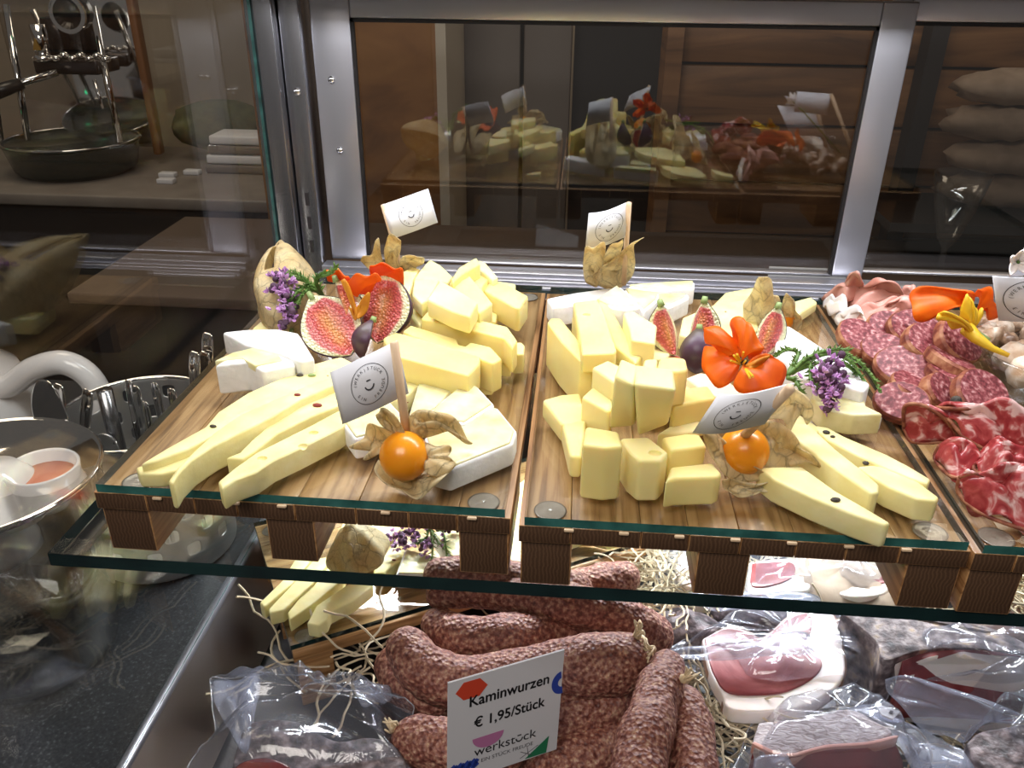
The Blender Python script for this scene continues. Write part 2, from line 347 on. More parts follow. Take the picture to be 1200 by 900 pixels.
def brie(label, k, pts, base, th, inset=.10, top=True, shift=(0, 0)):
    tp = toppoly(k, pts, base+th); V, Fc = prismg(tp, th, zb=base)
    c = sum(tp, Vector())/len(tp); r = thing('soft_cheese_slice', label, 'cheese', (c.x, c.y, base), 'white-rinded soft cheese pieces')
    obj('rind', V, Fc, m_rind, r, bev=.008, seg=3)
    if top:
        ip = [p+Vector((shift[0], shift[1], .0035)) for p in insetpoly(tp, inset)]
        V, Fc = prismg(ip, .02); obj('paste', V, Fc, m_paste, r, bev=.003)
    return r
def sheetg(base, rim, nt=8, res=6, bulge=0, ripple=0, nrip=5, up=(0, 0, 1), closed=False, jit=0):
    """fan surface from a base point to a smoothed rim"""
    base = Vector(base); rm = [Vector(p) for p in (crom([tuple(p) for p in rim]+([tuple(rim[0])] if closed else []), res))]
    if closed: rm = rm[:-1]
    up = Vector(up).normalized(); V = [base]; Fc = []; N = len(rm)
    for i in range(1, nt+1):
        t = i/nt
        for j, p in enumerate(rm):
            q = base.lerp(p, t)+up*(bulge*math.sin(PI*t**.8)+ripple*t*t*math.sin(2*PI*nrip*j/N))
            if jit: q += up*jit*noise.noise(q*16)*math.sin(PI*min(1, t*.95+.05))
            V.append(q)
    for j in range(N if closed else N-1):
        l = (j+1) % N; Fc.append((0, 1+j, 1+l))
        for i in range(nt-1): a = 1+i*N; b = a+N; Fc.append((a+j, b+j, b+l, a+l))
    return V, Fc
def petal(name, parent, k, base, rim, mat, bulge=.02, ripple=.006, nrip=4, solid=.004, **kw):
    b = px(k, [base])[0]; B = at(*b); Rm = [at(*p) for p in px(k, rim)]
    V, Fc = sheetg(B, Rm, bulge=bulge, ripple=ripple, nrip=nrip, up=(0, -.5, .85), **kw)
    return obj(name, V, Fc, mat, parent, smooth=True, solid=solid)
def text_mesh(s, size=1, font=None):
    cu = bpy.data.curves.new('t', 'FONT'); cu.body = s; cu.size = size; cu.align_x = 'CENTER'; cu.align_y = 'CENTER'
    o = bpy.data.objects.new('t', cu); C.objects.link(o)
    dg = bpy.context.evaluated_depsgraph_get(); me = bpy.data.meshes.new_from_object(o.evaluated_get(dg))
    V = [v.co.copy() for v in me.vertices]; Fc = [tuple(p.vertices) for p in me.polygons]
    bpy.data.objects.remove(o); bpy.data.curves.remove(cu); bpy.data.meshes.remove(me); return V, Fc
def xf2(g, sx, sy, dx, dy, rot=0):
    c, s = math.cos(rot), math.sin(rot)
    return [Vector((v.x*sx*c-v.y*sy*s+dx, v.x*sx*s+v.y*sy*c+dy, 0)) for v in g[0]], g[1]
def ringg(r0, r1, a0=0, a1=2*PI, n=48, cx=0, cy=0):
    V = []; Fc = []
    for i in range(n+1):
        a = a0+(a1-a0)*i/n; V += [Vector((cx+r0*math.cos(a), cy+r0*math.sin(a), 0)), Vector((cx+r1*math.cos(a), cy+r1*math.sin(a), 0))]
    for i in range(n): Fc.append((2*i, 2*i+1, 2*i+3, 2*i+2))
    return V, Fc
def rectg(x0, y0, x1, y1, rot=0):
    cx, cy = (x0+x1)/2, (y0+y1)/2; c, s = math.cos(rot), math.sin(rot)
    return [Vector((cx+(x-cx)*c-(y-cy)*s, cy+(x-cx)*s+(y-cy)*c, 0)) for x, y in ((x0, y0), (x1, y0), (x1, y1), (x0, y1))], [(0, 1, 2, 3)]
def face_logo():
    """round smiling mark with lettering, radius 1"""
    ps = [ringg(.97, 1.0, n=56), ringg(.20, .265, PI*1.0+.1, 2*PI-.1, n=14, cy=-.05), rectg(-.11, .16, .11, .215)]
    def arc(s, a0, a1, flip=False):
        for i, ch in enumerate(s):
            a = a0+(a1-a0)*i/max(1, len(s)-1)
            if ch == ' ': continue
            g = text_mesh(ch, .21); ps.append(xf2(g, 1, 1, .76*math.cos(a), .76*math.sin(a), a+(PI/2 if flip else -PI/2)))
    arc('(WERK)STÜCK', PI*.93, PI*.13); arc('EIN', PI*1.17, PI*1.33, True); arc('FREUDE', PI*1.58, PI*1.96, True)
    return join(ps)
LOGO = face_logo()
def on_plane(g, O, u, v, n, off):
    return [O+u*p.x+v*p.y+n*off for p in g[0]], g[1]
def flag(label, tl, tr, bl, pole, parts_curl=.012, logo=(.5, .5, .36), br=None, polewide=.0095, logomat=None):
    """tl,tr,bl: (px,py,z) corners as read; pole: two (px,py,z)"""
    TL, TR, BL = [at(*p) for p in (tl, tr, bl)]; P0, P1 = [at(*p) for p in pole]
    r = thing('paper_flag_pick', label, 'flag', P1, 'paper flags on wooden picks')
    V, Fc = tubeg([P1, P1.lerp(P0, .5), P0], polewide, 10); obj('wooden_pick', V, Fc, m_stick, r, smooth=True)
    u = TR-TL; v = TL-BL; n = u.cross(v).normalized()
    if n.dot(CAM-TL) < 0: n = -n
    N = 14; V = []; Fc = []
    for j in range(2):
        for i in range(N+1): V.append(BL+u*(i/N)+v*j+n*parts_curl*math.sin(PI*i/N*1.3))
    for i in range(N): Fc.append((i, i+1, N+2+i, N+1+i))
    obj('paper', V, Fc, m_paper, r, smooth=True, solid=.004)
    h = min(u.length, v.length)*logo[2]
    g = [], []
    VV = []
    for p in LOGO[0]:
        fx = logo[0]+p.x*h/u.length; fy = logo[1]+p.y*h/v.length
        VV.append(BL+u*fx+v*fy+n*(parts_curl*math.sin(PI*fx*1.3)+.0042))
    obj('printed_face_mark', VV, LOGO[1], logomat or m_ink, r)
    return r
print('setup done')

# ================================================================= ROOM AND BACKGROUND
def struct(name, a, b, mat): o = box(name, a, b, mat); o['kind'] = 'structure'; return o
struct('floor', (-14, -4, -4.8), (10, 16, -4.7), m_floor)
struct('wall_back', (-14, 13, -4.7), (10, 13.2, 6), m_wall)
struct('wall_left', (-14.2, -4, -4.7), (-14, 13, 6), m_wall)
# counter carrying the coffee machine
r = thing('back_counter', 'long taupe topped counter with dark front under the coffee machine', 'counter', (-6, 8.8, -4.7))
box('cabinet', (-10, 7.68, -4.7), (-2.9, 9.8, -1.22), m_dark, r)
box('counter_top', (-10.02, 7.6, -1.22), (-2.85, 9.9, -1.1), m_ctop, r, bev=.02)
# wood panel cupboard, post, grey cabinets, doorway things seen through the sliding door
def YB(x0, y0, x1, y1, Y): a = atY(x0, y0, Y); b = atY(x1, y1, Y); return a, b
def panel(name, x0, y0, x1, y1, Y, mat, dp=.3, parent=None, bev=0):
    a, b = YB(x0, y1, x1, y0, Y); return box(name, (a.x, Y, min(a.z, b.z)), (b.x, Y+dp, max(a.z, b.z)), mat, parent, bev=bev)
r = thing('wood_cupboard', 'warm brown wood veneered cupboard behind the sliding door, left end', 'cupboard', (-2.2, 6.0, -4.7))
box('body', (-2.32, 6.0, -4.7), (-1.0, 6.9, 1.6), m_dwood2, r); box('side_edge', (-1.0, 5.98, -4.7), (-.93, 6.9, 1.6), m_lite, r)
r = thing('grey_tall_cabinet', 'tall taupe cabinet beside the wood cupboard behind the glass', 'cabinet', (-.5, 7, -4.7))
box('door', (-.95, 7.0, -4.7), (-.50, 7.5, 1.8), m_cab, r, bev=.01); box('door', (-.47, 7.0, -4.7), (-.10, 7.5, 1.8), m_cab, r, bev=.01)
tag(box('dark_gap_panel', (-.08, 7.3, -4.7), (.62, 7.6, 1.8), m_dark), 'near black panel standing in for the dark gap behind the sliding door', 'infill')  # made-up near-black sheet, stands in for the dark gap
r = thing('pale_side_counter', 'pale long worktop receding behind the glass, dark wood body', 'counter', (.8, 8, -4.7))
box('body', (.66, 6.3, -4.7), (1.25, 12.4, .12), m_dwood, r); box('counter_top', (.64, 6.25, .12), (1.28, 12.4, .18), m_lite, r, bev=.01)
for i, (dx, dy, dz) in enumerate([(0, 0, 0), (.05, .12, .035), (-.02, .04, .07)]):
    lab = ['lowest white leaflet stack on the pale side counter', 'middle white leaflet stack on the pale side counter', 'topmost white leaflet stack on the pale side counter'][i]
    tag(box('leaflet_stack', (.85+dx, 7.0+dy, .18+dz), (1.1+dx, 7.5+dy, .21+dz), m_paper, bev=.004), lab, 'paper', 'leaflets on the side counter')
r = thing('timber_wall_unit', 'wide brown wooden unit of horizontal boards behind the sliding doors', 'shelf', (2, 5.6, -4.7))
z0, z1 = -1.4, 1.5; nb = 8
for i in range(nb):
    a = z0+(z1-z0)*i/nb; b = a+(z1-z0)/nb-.018
    box('board', (.60+.01*(i % 2), 5.6+.02*((i*7) % 3), a), (4.4, 5.75, b), m_dwood, r, bev=.006)
box('upright', (.50, 5.5, -4.7), (.60, 5.9, 1.6), m_dwood, r); box('backing', (.60, 5.76, -4.7), (4.4, 5.9, 1.6), m_dark, r)
box('upright', (2.02, 5.44, -4.7), (2.12, 5.59, 1.6), m_dark, r)
# dark work bench behind the doors
r = thing('rear_work_bench', 'low dark brown work bench behind the case doors', 'bench', (.3, 4.6, -4.7))
box('body', (-2.6, 4.0, -4.7), (4.2, 5.3, -.66), m_dark, r); box('bench_top', (-2.65, 3.9, -.66), (4.2, 5.35, -.60), m_floor, r, bev=.01)
o = box('price_card', (-.03, 4.2, -.60), (.22, 4.215, -.52), m_paper, bev=.002); tag(o, 'small white card lying at centre on the dark bench behind the glass', 'card')
o = box('order_card', (1.02, 4.25, -.60), (1.42, 4.265, -.44), m_paper, bev=.002); tag(o, 'white folded card standing on bench behind right side of the door', 'card')
# stemless goblet and kraft bags behind the right door
def goblet(c, h=.42, lab=''):
    r = thing('wine_goblet', lab, 'glass', c)
    pr = [(.11, 0), (.11, .008), (.02, .02), (.014, .05), (.014, h*.42), (.05, h*.5), (.10, h*.75), (.135, h), (.131, h), (.096, h*.76), (.045, h*.52), (0, h*.47)]
    V, Fc = latheg(pr, c, 32); obj('bowl_and_stem', V, Fc, m_jar, r, smooth=True); return r
P = atY(1113, 268, 4.3); goblet((P.x, 4.3, -.60), .66, 'clear stemmed glass on the bench behind the right-hand pane')
for i in range(4):
    P = atY(1195, 135-27*i, 5.1)
    V, Fc = blob((P.x+.05*(i % 2), 5.1, -.2+.19*i), .30, 16, 9, .25, (1.2, .6, .33))
    tag(obj('paper_bag', V, Fc, m_bag, smooth=True), ['kraft bag at the bottom of the pile behind the right pane', 'second kraft bag up in the pile behind the right pane', 'third kraft bag up in the pile behind the right pane', 'kraft bag on top of the pile behind the right pane'][i], 'bag', 'piled kraft bags')
r = thing('bag_shelf', 'dark bracket shelf under the pile of kraft bags', 'shelf', (2.2, 5.1, -.35)); box('shelf_board', (1.75, 4.7, -.36), (3.2, 5.42, -.31), m_dark, r)

# ---- coffee machine
zc = -1.1
def mp(x, y, Y): return atY(x, y, Y)
r = thing('espresso_machine', 'chrome lever espresso machine with round dark tray and black handle', 'coffee machine', (-5.45, 8.6, zc))
V, Fc = latheg([(.52, 0), (.60, .06), (.66, .30), (.68, .33), (.66, .34), (.62, .30), (0, .29)], (-5.45, 8.55, zc), 40); obj('drip_tray', V, Fc, M('dark_green_enamel', (.018, .026, .022), .2, coat=.5), r, smooth=True)
V, Fc = latheg([(.66, .325), (.685, .335), (.66, .35), (.645, .335)], (-5.45, 8.55, zc), 40, True); obj('tray_rim', V, Fc, m_chrome, r, smooth=True)
box('machine_body', (-6.3, 9.08, zc+.15), (-4.80, 9.25, zc+1.9), m_chrome, r, bev=.05)
box('side_cheek', (-4.80, 8.95, zc+.1), (-4.72, 9.08, zc+1.95), M('walnut', (.22, .10, .045), .4), r, bev=.02)
for x0, x1 in ((-5.05, -4.82), (-5.95, -5.80), (-6.2, -6.1)):
    V, Fc = tubeg([(x0, 8.75, zc+1.6), (x1, 8.35, zc+.35)], .035, 10); obj('support_rod', V, Fc, m_chrome, r, smooth=True)
V, Fc = join([boxg((-5.65, 8.5, zc+.98), (-4.98, 8.95, zc+1.12)), boxg((-5.55, 8.6, zc+1.12), (-5.35, 8.95, zc+1.5))]); obj('group_head', V, Fc, m_dsteel, r, bev=.02)
V, Fc = join([tubeg([(-5.48, 8.45, zc+1.15+.0), (-5.48, 8.45, zc+1.45)], .075, 16), blob((-5.48, 8.44, zc+1.14), .11, 12, 6, 0, (1, 1, .4))]); obj('piston', V, Fc, m_chrome, r, smooth=True)
V, Fc = join([([Vector((-5.52, 8.36, zc+1.22)), Vector((-5.44, 8.36, zc+1.22)), Vector((-5.48, 8.36, zc+1.33))], [(0, 1, 2)])]); obj('badge', V, Fc, m_gold, r, solid=.01)
V, Fc = tubeg([(-5.35, 8.4, zc+1.02), (-5.85, 8.1, zc+.86)], [.04, .035], 10); h = obj('portafilter', V, Fc, m_chrome, r, smooth=True)
V, Fc = tubeg([(-5.62, 8.22, zc+.93), (-5.8, 8.12, zc+.87), (-6.15, 7.95, zc+.74)], [.055, .07, .08], 14); obj('handle', V, Fc, m_black, h, smooth=True)
V, Fc = tubeg([(-5.14, 8.6, zc+1.56), (-5.12, 8.42, zc+1.55)], .17, 24); obj('steam_knob', V, Fc, m_black, r, smooth=True)
V, Fc = ringg(.14, .18, n=30); V = [Vector((-5.12+p.x, 8.415, zc+1.55+p.y)) for p in V]; obj('knob_ring', V, Fc, m_chrome, r, solid=.03)
for i in range(7):
    V, Fc = blob((-5.35+.085*i, 8.44, zc+1.14+.03*(i % 2)), .05, 10, 6, 0, (1, 1, .7)); obj('valve_nut', V, Fc, m_chrome, r, smooth=True)
V, Fc = tubeg(crom([(-6.35, 8.6, zc+1.3), (-6.12, 8.4, zc+1.2), (-6.05, 8.3, zc+1.05), (-6.15, 8.3, zc+.95), (-6.6, 8.3, zc+.9)], 5), .03, 10); obj('steam_pipe', V, Fc, m_chrome, r, smooth=True)
for p in ((-5.72, 8.7, zc+1.72), (-6.1, 8.0, zc+.42)):
    V, Fc = blob(p, .035, 10, 6); obj('indicator_light', V, Fc, m_led, r, smooth=True)
V, Fc = tubeg([(-4.98, 8.4, zc+.95), (-4.93, 8.35, zc+.68)], .02, 8); obj('spout', V, Fc, m_chrome, r, smooth=True)
r.location.x += .13*S
o = blob((-4.0, 9.3, zc+.36), .55, 20, 10, .2, (1, .5, .50)); tag(obj('folded_cloth', *o, m_olive, smooth=True), 'olive green cloth bundle on counter right of the coffee machine', 'cloth')
for i in range(4):
    tag(box('napkin_pack', (-3.95+.03*i, 8.6, zc+.005+.10*i), (-3.3, 9.0, zc+.095+.10*i), m_paper if i % 2 else m_cab, bev=.02),
        ['grey pack at the bottom of the stack beside cloth', 'white pack above the bottom one beside cloth', 'grey pack second from top of the stack', 'white pack on top of the stack beside cloth'][i], 'pack', 'stacked packs on the coffee counter')
for i, (x, y) in enumerate([(-4.35, 8.35), (-4.15, 8.5), (-4.25, 8.1)]):
    tag(box('sugar_sachet', (x, y, zc), (x+.17, y+.10, zc+.05), m_paper, bev=.01), ['white sachet nearest the coffee machine tray', 'larger white sachet nearest the stacked packs', 'white sachet nearest the front counter edge'][i], 'sachet', 'loose sachets')

# ---- stone counter outside the case, left
r = thing('stone_counter', 'dark speckled granite counter left of the glass side', 'counter', (-3, 1.5, -4.7))
box('stone_slab', (-6, -1.2, -1.2), (-1.262, 3.9, -1.12), m_stone, r, bev=.008); box('cabinet', (-5.9, -1.1, -4.7), (-1.3, 3.8, -1.2), m_dark, r)

# ================================================================= DISPLAY CASE
case = thing('display_case', 'refrigerated steel and glass food display case', 'display case', (.4, 2, -4.7))
XR = 2.3
V, Fc = boxg((-1.236, -.4, -1.09), (-1.224, 3.25, 1.15)); obj('side_glass', V, Fc, [m_side, m_edge], case, fm=[1, 1, 1, 0, 1, 0])
V, Fc = tubeg([(-1.235, -1.2, -1.105), (-1.235, 3.3, -1.105)], .018, 10); obj('edge_trim', V, Fc, m_frame, case, smooth=True)
m_tubw = M('polished_tub_wall', (.55, .52, .52), .30, 1)
V, Fc = [(-1.226, -1, -1.11), (-1.226, 3.3, -1.11), (-1.09, 3.3, -1.34), (-1.09, -1, -1.34)], [(0, 1, 2, 3)]; obj('tub_wall', V, Fc, m_tubw, case, solid=.008)
box('tub_floor', (-1.3, -1, -1.42), (XR, 3.4, -1.36), m_tub, case)
box('outer_body', (-1.25, -1.0, -4.7), (XR, 3.5, -1.42), m_steel, case)
box('rear_lower_wall', (-1.22, 3.36, -1.36), (XR, 3.44, -.30), m_dsteel, case)
# posts at the rear left corner
box('corner_post', (-1.255, 3.26, -1.08), (-1.15, 3.46, 1.15), m_steel, case, bev=.006)
box('corner_post', (-1.145, 3.31, -1.1), (-1.065, 3.46, 1.15), m_steel, case, bev=.006)
for z in (-.10, 0.0, .10): box('rack_slot', (-1.112, 3.304, z-.026), (-1.098, 3.3105, z+.026), m_dark, case)
V, Fc = tubeg([(-1.10, 3.31, .52), (-1.10, 3.30, .52)], .014, 12); obj('screw_head', V, Fc, m_chrome, case, smooth=True)
# sill
V, Fc = join([boxg((-1.06, 3.12, -.23), (XR, 3.36, -.20)), boxg((-1.06, 3.14, -.20), (XR, 3.17, -.185)), boxg((-1.06, 3.20, -.20), (XR, 3.23, -.180)), boxg((-1.06, 3.27, -.20), (XR, 3.345, -.172))])
obj('door_sill', V, Fc, m_frame, case, bev=.003)
box('top_beam', (-1.255, 3.0, .99), (XR, 3.55, 1.12), m_floor, case)
def slide_door(lab, x0, x1, Y, z0, z1, wl, wr, wt, wb, screws=()):
    r = thing('sliding_door', lab, 'glass door', ((x0+x1)/2, Y, z0), 'sliding doors at the rear of the case')
    box('stile', (x0, Y, z0), (x0+wl, Y+.05, z1), m_frame, r, bev=.006); box('stile', (x1-wr, Y, z0), (x1, Y+.05, z1), m_frame, r, bev=.006)
    box('top_rail', (x0+wl, Y, z1-wt), (x1-wr, Y+.05, z1), m_frame, r, bev=.006); box('bottom_rail', (x0+wl, Y, z0), (x1-wr, Y+.05, z0+wb), m_frame, r, bev=.004)
    V, Fc = boxg((x0+wl-.01, Y+.018, z0+wb-.005), (x1-wr+.01, Y+.030, z1-wt+.01)); obj('glass_pane', V, Fc, m_pane, r)
    k = .012
    V, Fc = join([boxg((x0+wl, Y-.001, z0+wb), (x0+wl+k, Y+.02, z1-wt)), boxg((x1-wr-k, Y-.001, z0+wb), (x1-wr, Y+.02, z1-wt)), boxg((x0+wl, Y-.001, z1-wt-k), (x1-wr, Y+.02, z1-wt))]); obj('rubber_seal', V, Fc, m_black, r)
    for sx, sz in screws:
        V, Fc = tubeg([(sx, Y, sz), (sx, Y-.006, sz)], .013, 12); obj('screw_head', V, Fc, m_chrome, r, smooth=True)
slide_door('steel framed sliding door with wide pane behind the boards', -1.04, 1.185, 3.36, -.172, .865, .155, .125, .085, .012, ((-.975, .56), (-.965, .29)))
slide_door('second sliding door, right, set behind the first', 1.12, 3.2, 3.42, -.172, .880, .06, .125, .085, .012)

# ---- glass shelf
def glass_slab(name, a, b, edge, parent=None, mat=None):
    V, Fc = boxg(a, b); return obj(name, V, Fc, [mat or m_glass, edge, m_edged], parent, fm=[0, 0, 1, 2, 2, 2])
SH = -.18
sh = thing('glass_shelf', 'long thick clear glass shelf carrying the serving boards', 'shelf', (.4, 1.37, SH-.034))
glass_slab('glass_slab', (-1.126, 1.37, SH-.034), (XR-.05, 3.10, SH), m_edged, sh)
box('side_strip', (-1.126, 1.39, SH-.052), (-1.088, 3.10, SH-.036), m_dsteel, sh)

# ---- serving boards
def make_board(lab, O, w, d, rot, mat, leg=.158, npl=8, pegs=(), footd=.30, plate_lab='', bump=((.05, .055), (-.05, .055), (.05, -.055), (-.05, -.055)), wide=.012):
    r = bpy.data.objects.new('serving_board', None); C.objects.link(r); r.location = Vector(O)*S; r.rotation_euler = (0, 0, rot); ORG[r.name] = Vector((0, 0, 0))
    tag(r, lab, 'serving board', 'wooden serving boards')
    rs = random.Random(int(abs(O[0])*1000)); ws = [rs.uniform(.75, 1.3) for _ in range(npl)]; tot = sum(ws); x = -wide
    ed = [x]
    for q in ws: x += q/tot*(w+2*wide); ed.append(x)
    for i in range(npl):
        box('plank', (ed[i]+.0006, .004, -.066), (ed[i+1]-.0006, d, -.0245-.0006*(i % 2)), [mat, m_oake], r, bev=.0015, fm=[0, 0, 1, 0, 1, 0])
    fw = .105
    for fx in (-wide+.005, w*.47-fw/2, w+wide-fw-.005):
        for fy in (.012, d-footd-.01):
            box('foot', (fx, fy, -.0665-leg+.044), (fx+fw, fy+footd, -.0665), [mat, m_oake], r, bev=.003, fm=[0, 0, 1, 0, 1, 0])
    for bx, by in bump:
        cx = bx if bx > 0 else w+bx; cy = by if by > 0 else d+by
        V, Fc = latheg([(0, 0), (.026, 0), (.030, .001), (.034, .0035), (.029, .0035), (.024, .0022), (.012, .0034), (.004, .0036), (0, .0015)], (cx, cy, -.0242), 28)
        obj('bumper', V, Fc, m_bump, r, smooth=True)
    for p in pegs: box('peg', (p-.010, -.003, -.031), (p+.010, .004, -.0245), m_peg, r, bev=.002)
    g = bpy.data.objects.new('glass_plate', None); C.objects.link(g); g.location = Vector(O)*S; g.rotation_euler = (0, 0, rot); ORG[g.name] = Vector((0, 0, 0))
    tag(g, plate_lab, 'glass plate', 'glass plates on the boards')
    glass_slab('pane', (0, 0, -.0205), (w, d, -.0005), m_edge, g)
    return r
m_bump = M('cloudy_bumper', [(.3, (.26, .20, .16)), (.7, (.44, .37, .32))], .12, nscale=60, coat=.6)
make_board('oak serving board on feet, left one on the glass shelf', (-.985, 1.388, 0), .868, 1.29, -.010, m_oak, pegs=(.13, .30, .40, .62, .80),
           plate_lab='green-edged glass plate over the left shelf board', bump=((.065, .05), (-.05, .05), (.05, -.055), (-.045, -.055)))
make_board('oak serving board on feet, middle one on the glass shelf', (-.076, 1.358, 0), .862, 1.305, 0, m_oak2, pegs=(.09, .20, .31, .42, .53, .64, .75),
           plate_lab='green-edged glass plate over the middle shelf board')
make_board('oak serving board on feet with cured meats, right shelf end', (.812, 1.352, 0), .862, 1.305, 0, m_oak2, pegs=(.12, .30),
           plate_lab='green-edged glass plate under the cured meats')
ZL = -1.0
PA = at(340, 757, ZL); PB = at(757, 633, ZL); e1 = (PB-PA); LL = e1.length; e1.normalize(); rot = math.atan2(e1.y, e1.x)-PI/2
LW = .72; xl = Vector((math.cos(rot), math.sin(rot), 0)); O2 = PA-xl*LW
make_board('oak serving board lying below the glass shelf on straw', O2, LW, LL, rot, m_oak, leg=.25, footd=.12, npl=6,
           plate_lab='glass plate over the board below the shelf')
print('structure done')

# ================================================================= FOOD ON THE LEFT BOARD
def corn(parent, k, x, y, z, r=.010, mat=None):
    r *= .62 if mat is None else .5; P = at(*px(k, [(x, y)])[0], z); V, Fc = blob(P, r, 9, 6, 1.2, (1.5 if mat else 1.15, .8, .6)); return obj('peppercorn' if mat is None else 'spice_flake', V, Fc, mat or m_pepper, parent)
def hole(parent, k, x, y, z, r=.010):
    """real round hole cut into the cheese (boolean, applied at once)"""
    P = at(*px(k, [(x, y)])[0], z+.001); V, Fc = blob(P, r, 16, 10, .1, (1.05, .85, .9))
    c = obj('cutter', V, Fc, m_cheese); md = parent.modifiers.new('b', 'BOOLEAN'); md.operation = 'DIFFERENCE'; md.object = c; md.solver = 'EXACT'
    bpy.context.view_layer.update(); dg = bpy.context.evaluated_depsgraph_get(); me = bpy.data.meshes.new_from_object(parent.evaluated_get(dg))
    parent.modifiers.clear()
    if len(me.polygons) > 6:
        parent.data = me; me.set_sharp_from_angle(angle=math.radians(28))
    bpy.data.objects.remove(c)
G1 = 'long cheese sticks on the left board'
s1 = piece('cheese_stick', 'spiced cheese stick lying rearmost left of its row, left board', 'C', [(255, 575), (380, 500), (560, 400), (620, 330), (760, 240), (930, 165), (1050, 110), (1200, 70), (1260, 100), (1180, 170), (1000, 230), (800, 330), (640, 420), (480, 505), (330, 560)], .001, .055, m_cheese3, group=G1)
corn(s1, 'C', 597, 398, .058, .011); corn(s1, 'C', 1005, 158, .058, .009); corn(s1, 'C', 1065, 160, .058, .011, m_green2); corn(s1, 'C', 1135, 160, .058, .009, m_chili)
s2 = piece('cheese_stick', 'thin cheese stick whose tip covers the round bumper, left board', 'C', [(235, 588), (300, 572), (430, 545), (560, 470), (640, 425), (660, 470), (560, 540), (450, 600), (350, 622), (250, 622)], .001, .035, m_cheese3, group=G1)
s3 = piece('cheese_stick', 'curved cheese stick with fork tip at the front edge, second of the left board row', 'C', [(385, 655), (430, 590), (510, 510), (600, 430), (720, 345), (900, 265), (1050, 200), (1200, 150), (1220, 180), (1010, 270), (880, 350), (740, 420), (600, 490), (500, 555), (440, 615), (410, 665)], .012, .065, m_cheese3, group=G1)
corn(s3, 'C', 995, 250, .079, .009, m_chili); corn(s3, 'C', 490, 495, .05, .008)
s4 = piece('cheese_stick', 'cheese stick with blunt short tip, middle of the left board row', 'C', [(655, 545), (720, 520), (780, 460), (860, 390), (950, 310), (1050, 250), (1180, 190), (1240, 230), (1190, 300), (1060, 350), (900, 430), (800, 510), (735, 552)], .001, .055, m_cheese3, group=G1)
corn(s4, 'C', 1085, 300, .058, .011, m_chili)
s5 = piece('cheese_stick', 'front cheese stick with round holes reaching over the plate edge, left board', 'C', [(620, 655), (700, 590), (800, 520), (930, 455), (1060, 390), (1190, 320), (1260, 360), (1190, 410), (1110, 450), (1000, 505), (880, 560), (800, 615), (700, 650), (640, 690)], .003, .055, m_cheese3, group=G1)
hole(s5, 'C', 1070, 425, .059, .011); hole(s5, 'C', 1022, 487, .059, .012); hole(s5, 'C', 828, 545, .059, .011)
s6 = piece('cheese_stick', 'cheese stick half hidden behind the front flag, left board', 'D', [(180, 330), (330, 300), (520, 250), (545, 268), (470, 330), (360, 375), (200, 420)], .001, .05, m_cheese3, group=G1)
corn(s6, 'D', 468, 365, .03, .008, m_chili)
# white rinded wedges, left
brie('white-rinded wedge pointing left, topmost at the left board edge', 'A', [(640, 515), (760, 503), (900, 500), (1000, 520), (1075, 640), (1010, 655), (930, 620), (840, 598), (750, 575)], .03, .065, .0, False)
brie('chunky white-rinded wedge in front of the other, left board edge', 'A', [(602, 672), (700, 625), (915, 575), (985, 668), (830, 700), (757, 655)], .001, .085, .16, True, (-.02, .012))
b3 = piece('cheese_slice', 'flat yellow cheese slice beneath the lavender sprig, left board', 'A', [(780, 500), (860, 430), (940, 400), (1000, 420), (980, 500), (900, 512)], .001, .05, m_cheese2, group='flat cheese slices')
# soft cheese slices front right
brie('soft cheese slice under the grey front flag, left board', 'D', [(165, 465), (230, 430), (370, 340), (440, 415), (460, 500), (300, 520), (220, 540)], .001, .055)
brie('soft cheese slice with upright white rind, behind the berry on left board', 'D', [(470, 440), (520, 275), (600, 278), (690, 312), (600, 400), (500, 450)], .001, .055)
brie('soft cheese slice with corner peak, middle of three behind the open physalis', 'D', [(575, 410), (745, 260), (800, 290), (880, 375), (735, 470), (600, 450)], .008, .06)
brie('large soft cheese slice nearest the right front corner of the left board', 'D', [(545, 530), (720, 460), (890, 385), (985, 500), (965, 560), (670, 680), (590, 660)], .001, .058, .07)
# bars
GB = 'thick cheese bars on the left board'
piece('cheese_bar', 'small cheese end showing behind the bars at the right edge, left board', 'K', [(745, 590), (800, 585), (822, 605), (815, 660), (745, 660)], .001, .06, m_cheese2, group=GB)
piece('cheese_bar', 'cheese bar underneath the rear long bar, left board', 'K', [(380, 560), (660, 625), (740, 660), (735, 690), (690, 690), (380, 620)], .001, .055, m_cheese, group=GB)
piece('cheese_bar', 'cheese bar wedge end below the front bar pile, left board', 'K', [(480, 700), (590, 690), (625, 790), (560, 790), (480, 760)], .001, .06, m_cheese, group=GB)
piece('cheese_bar', 'cheese bar lowest at front of the pile, next to soft slices, left board', 'K', [(40, 720), (300, 790), (500, 800), (515, 830), (400, 850), (60, 770)], .001, .05, m_cheese, group=GB)
u2 = piece('cheese_bar', 'second cheese bar with a notch on its edge, left board', 'K', [(60, 520), (110, 480), (400, 565), (410, 600), (450, 610), (480, 585), (610, 615), (680, 690), (620, 720), (520, 680), (300, 620)], .02, .085, m_cheese, group=GB)
u1 = piece('cheese_bar', 'long rear cheese bar with a small hole, lying on another, left board', 'K', [(175, 440), (232, 375), (715, 490), (775, 575), (745, 625), (690, 560), (560, 530)], .05, .075, m_cheese, group=GB)
hole(u1, 'K', 297, 445, .127, .012)
u3 = piece('cheese_bar', 'front long thick cheese bar beside the flag, left board', 'K', [(-60, 560), (20, 525), (90, 540), (545, 675), (540, 720), (470, 795), (0, 670)], .045, .07, m_cheese, group=GB)
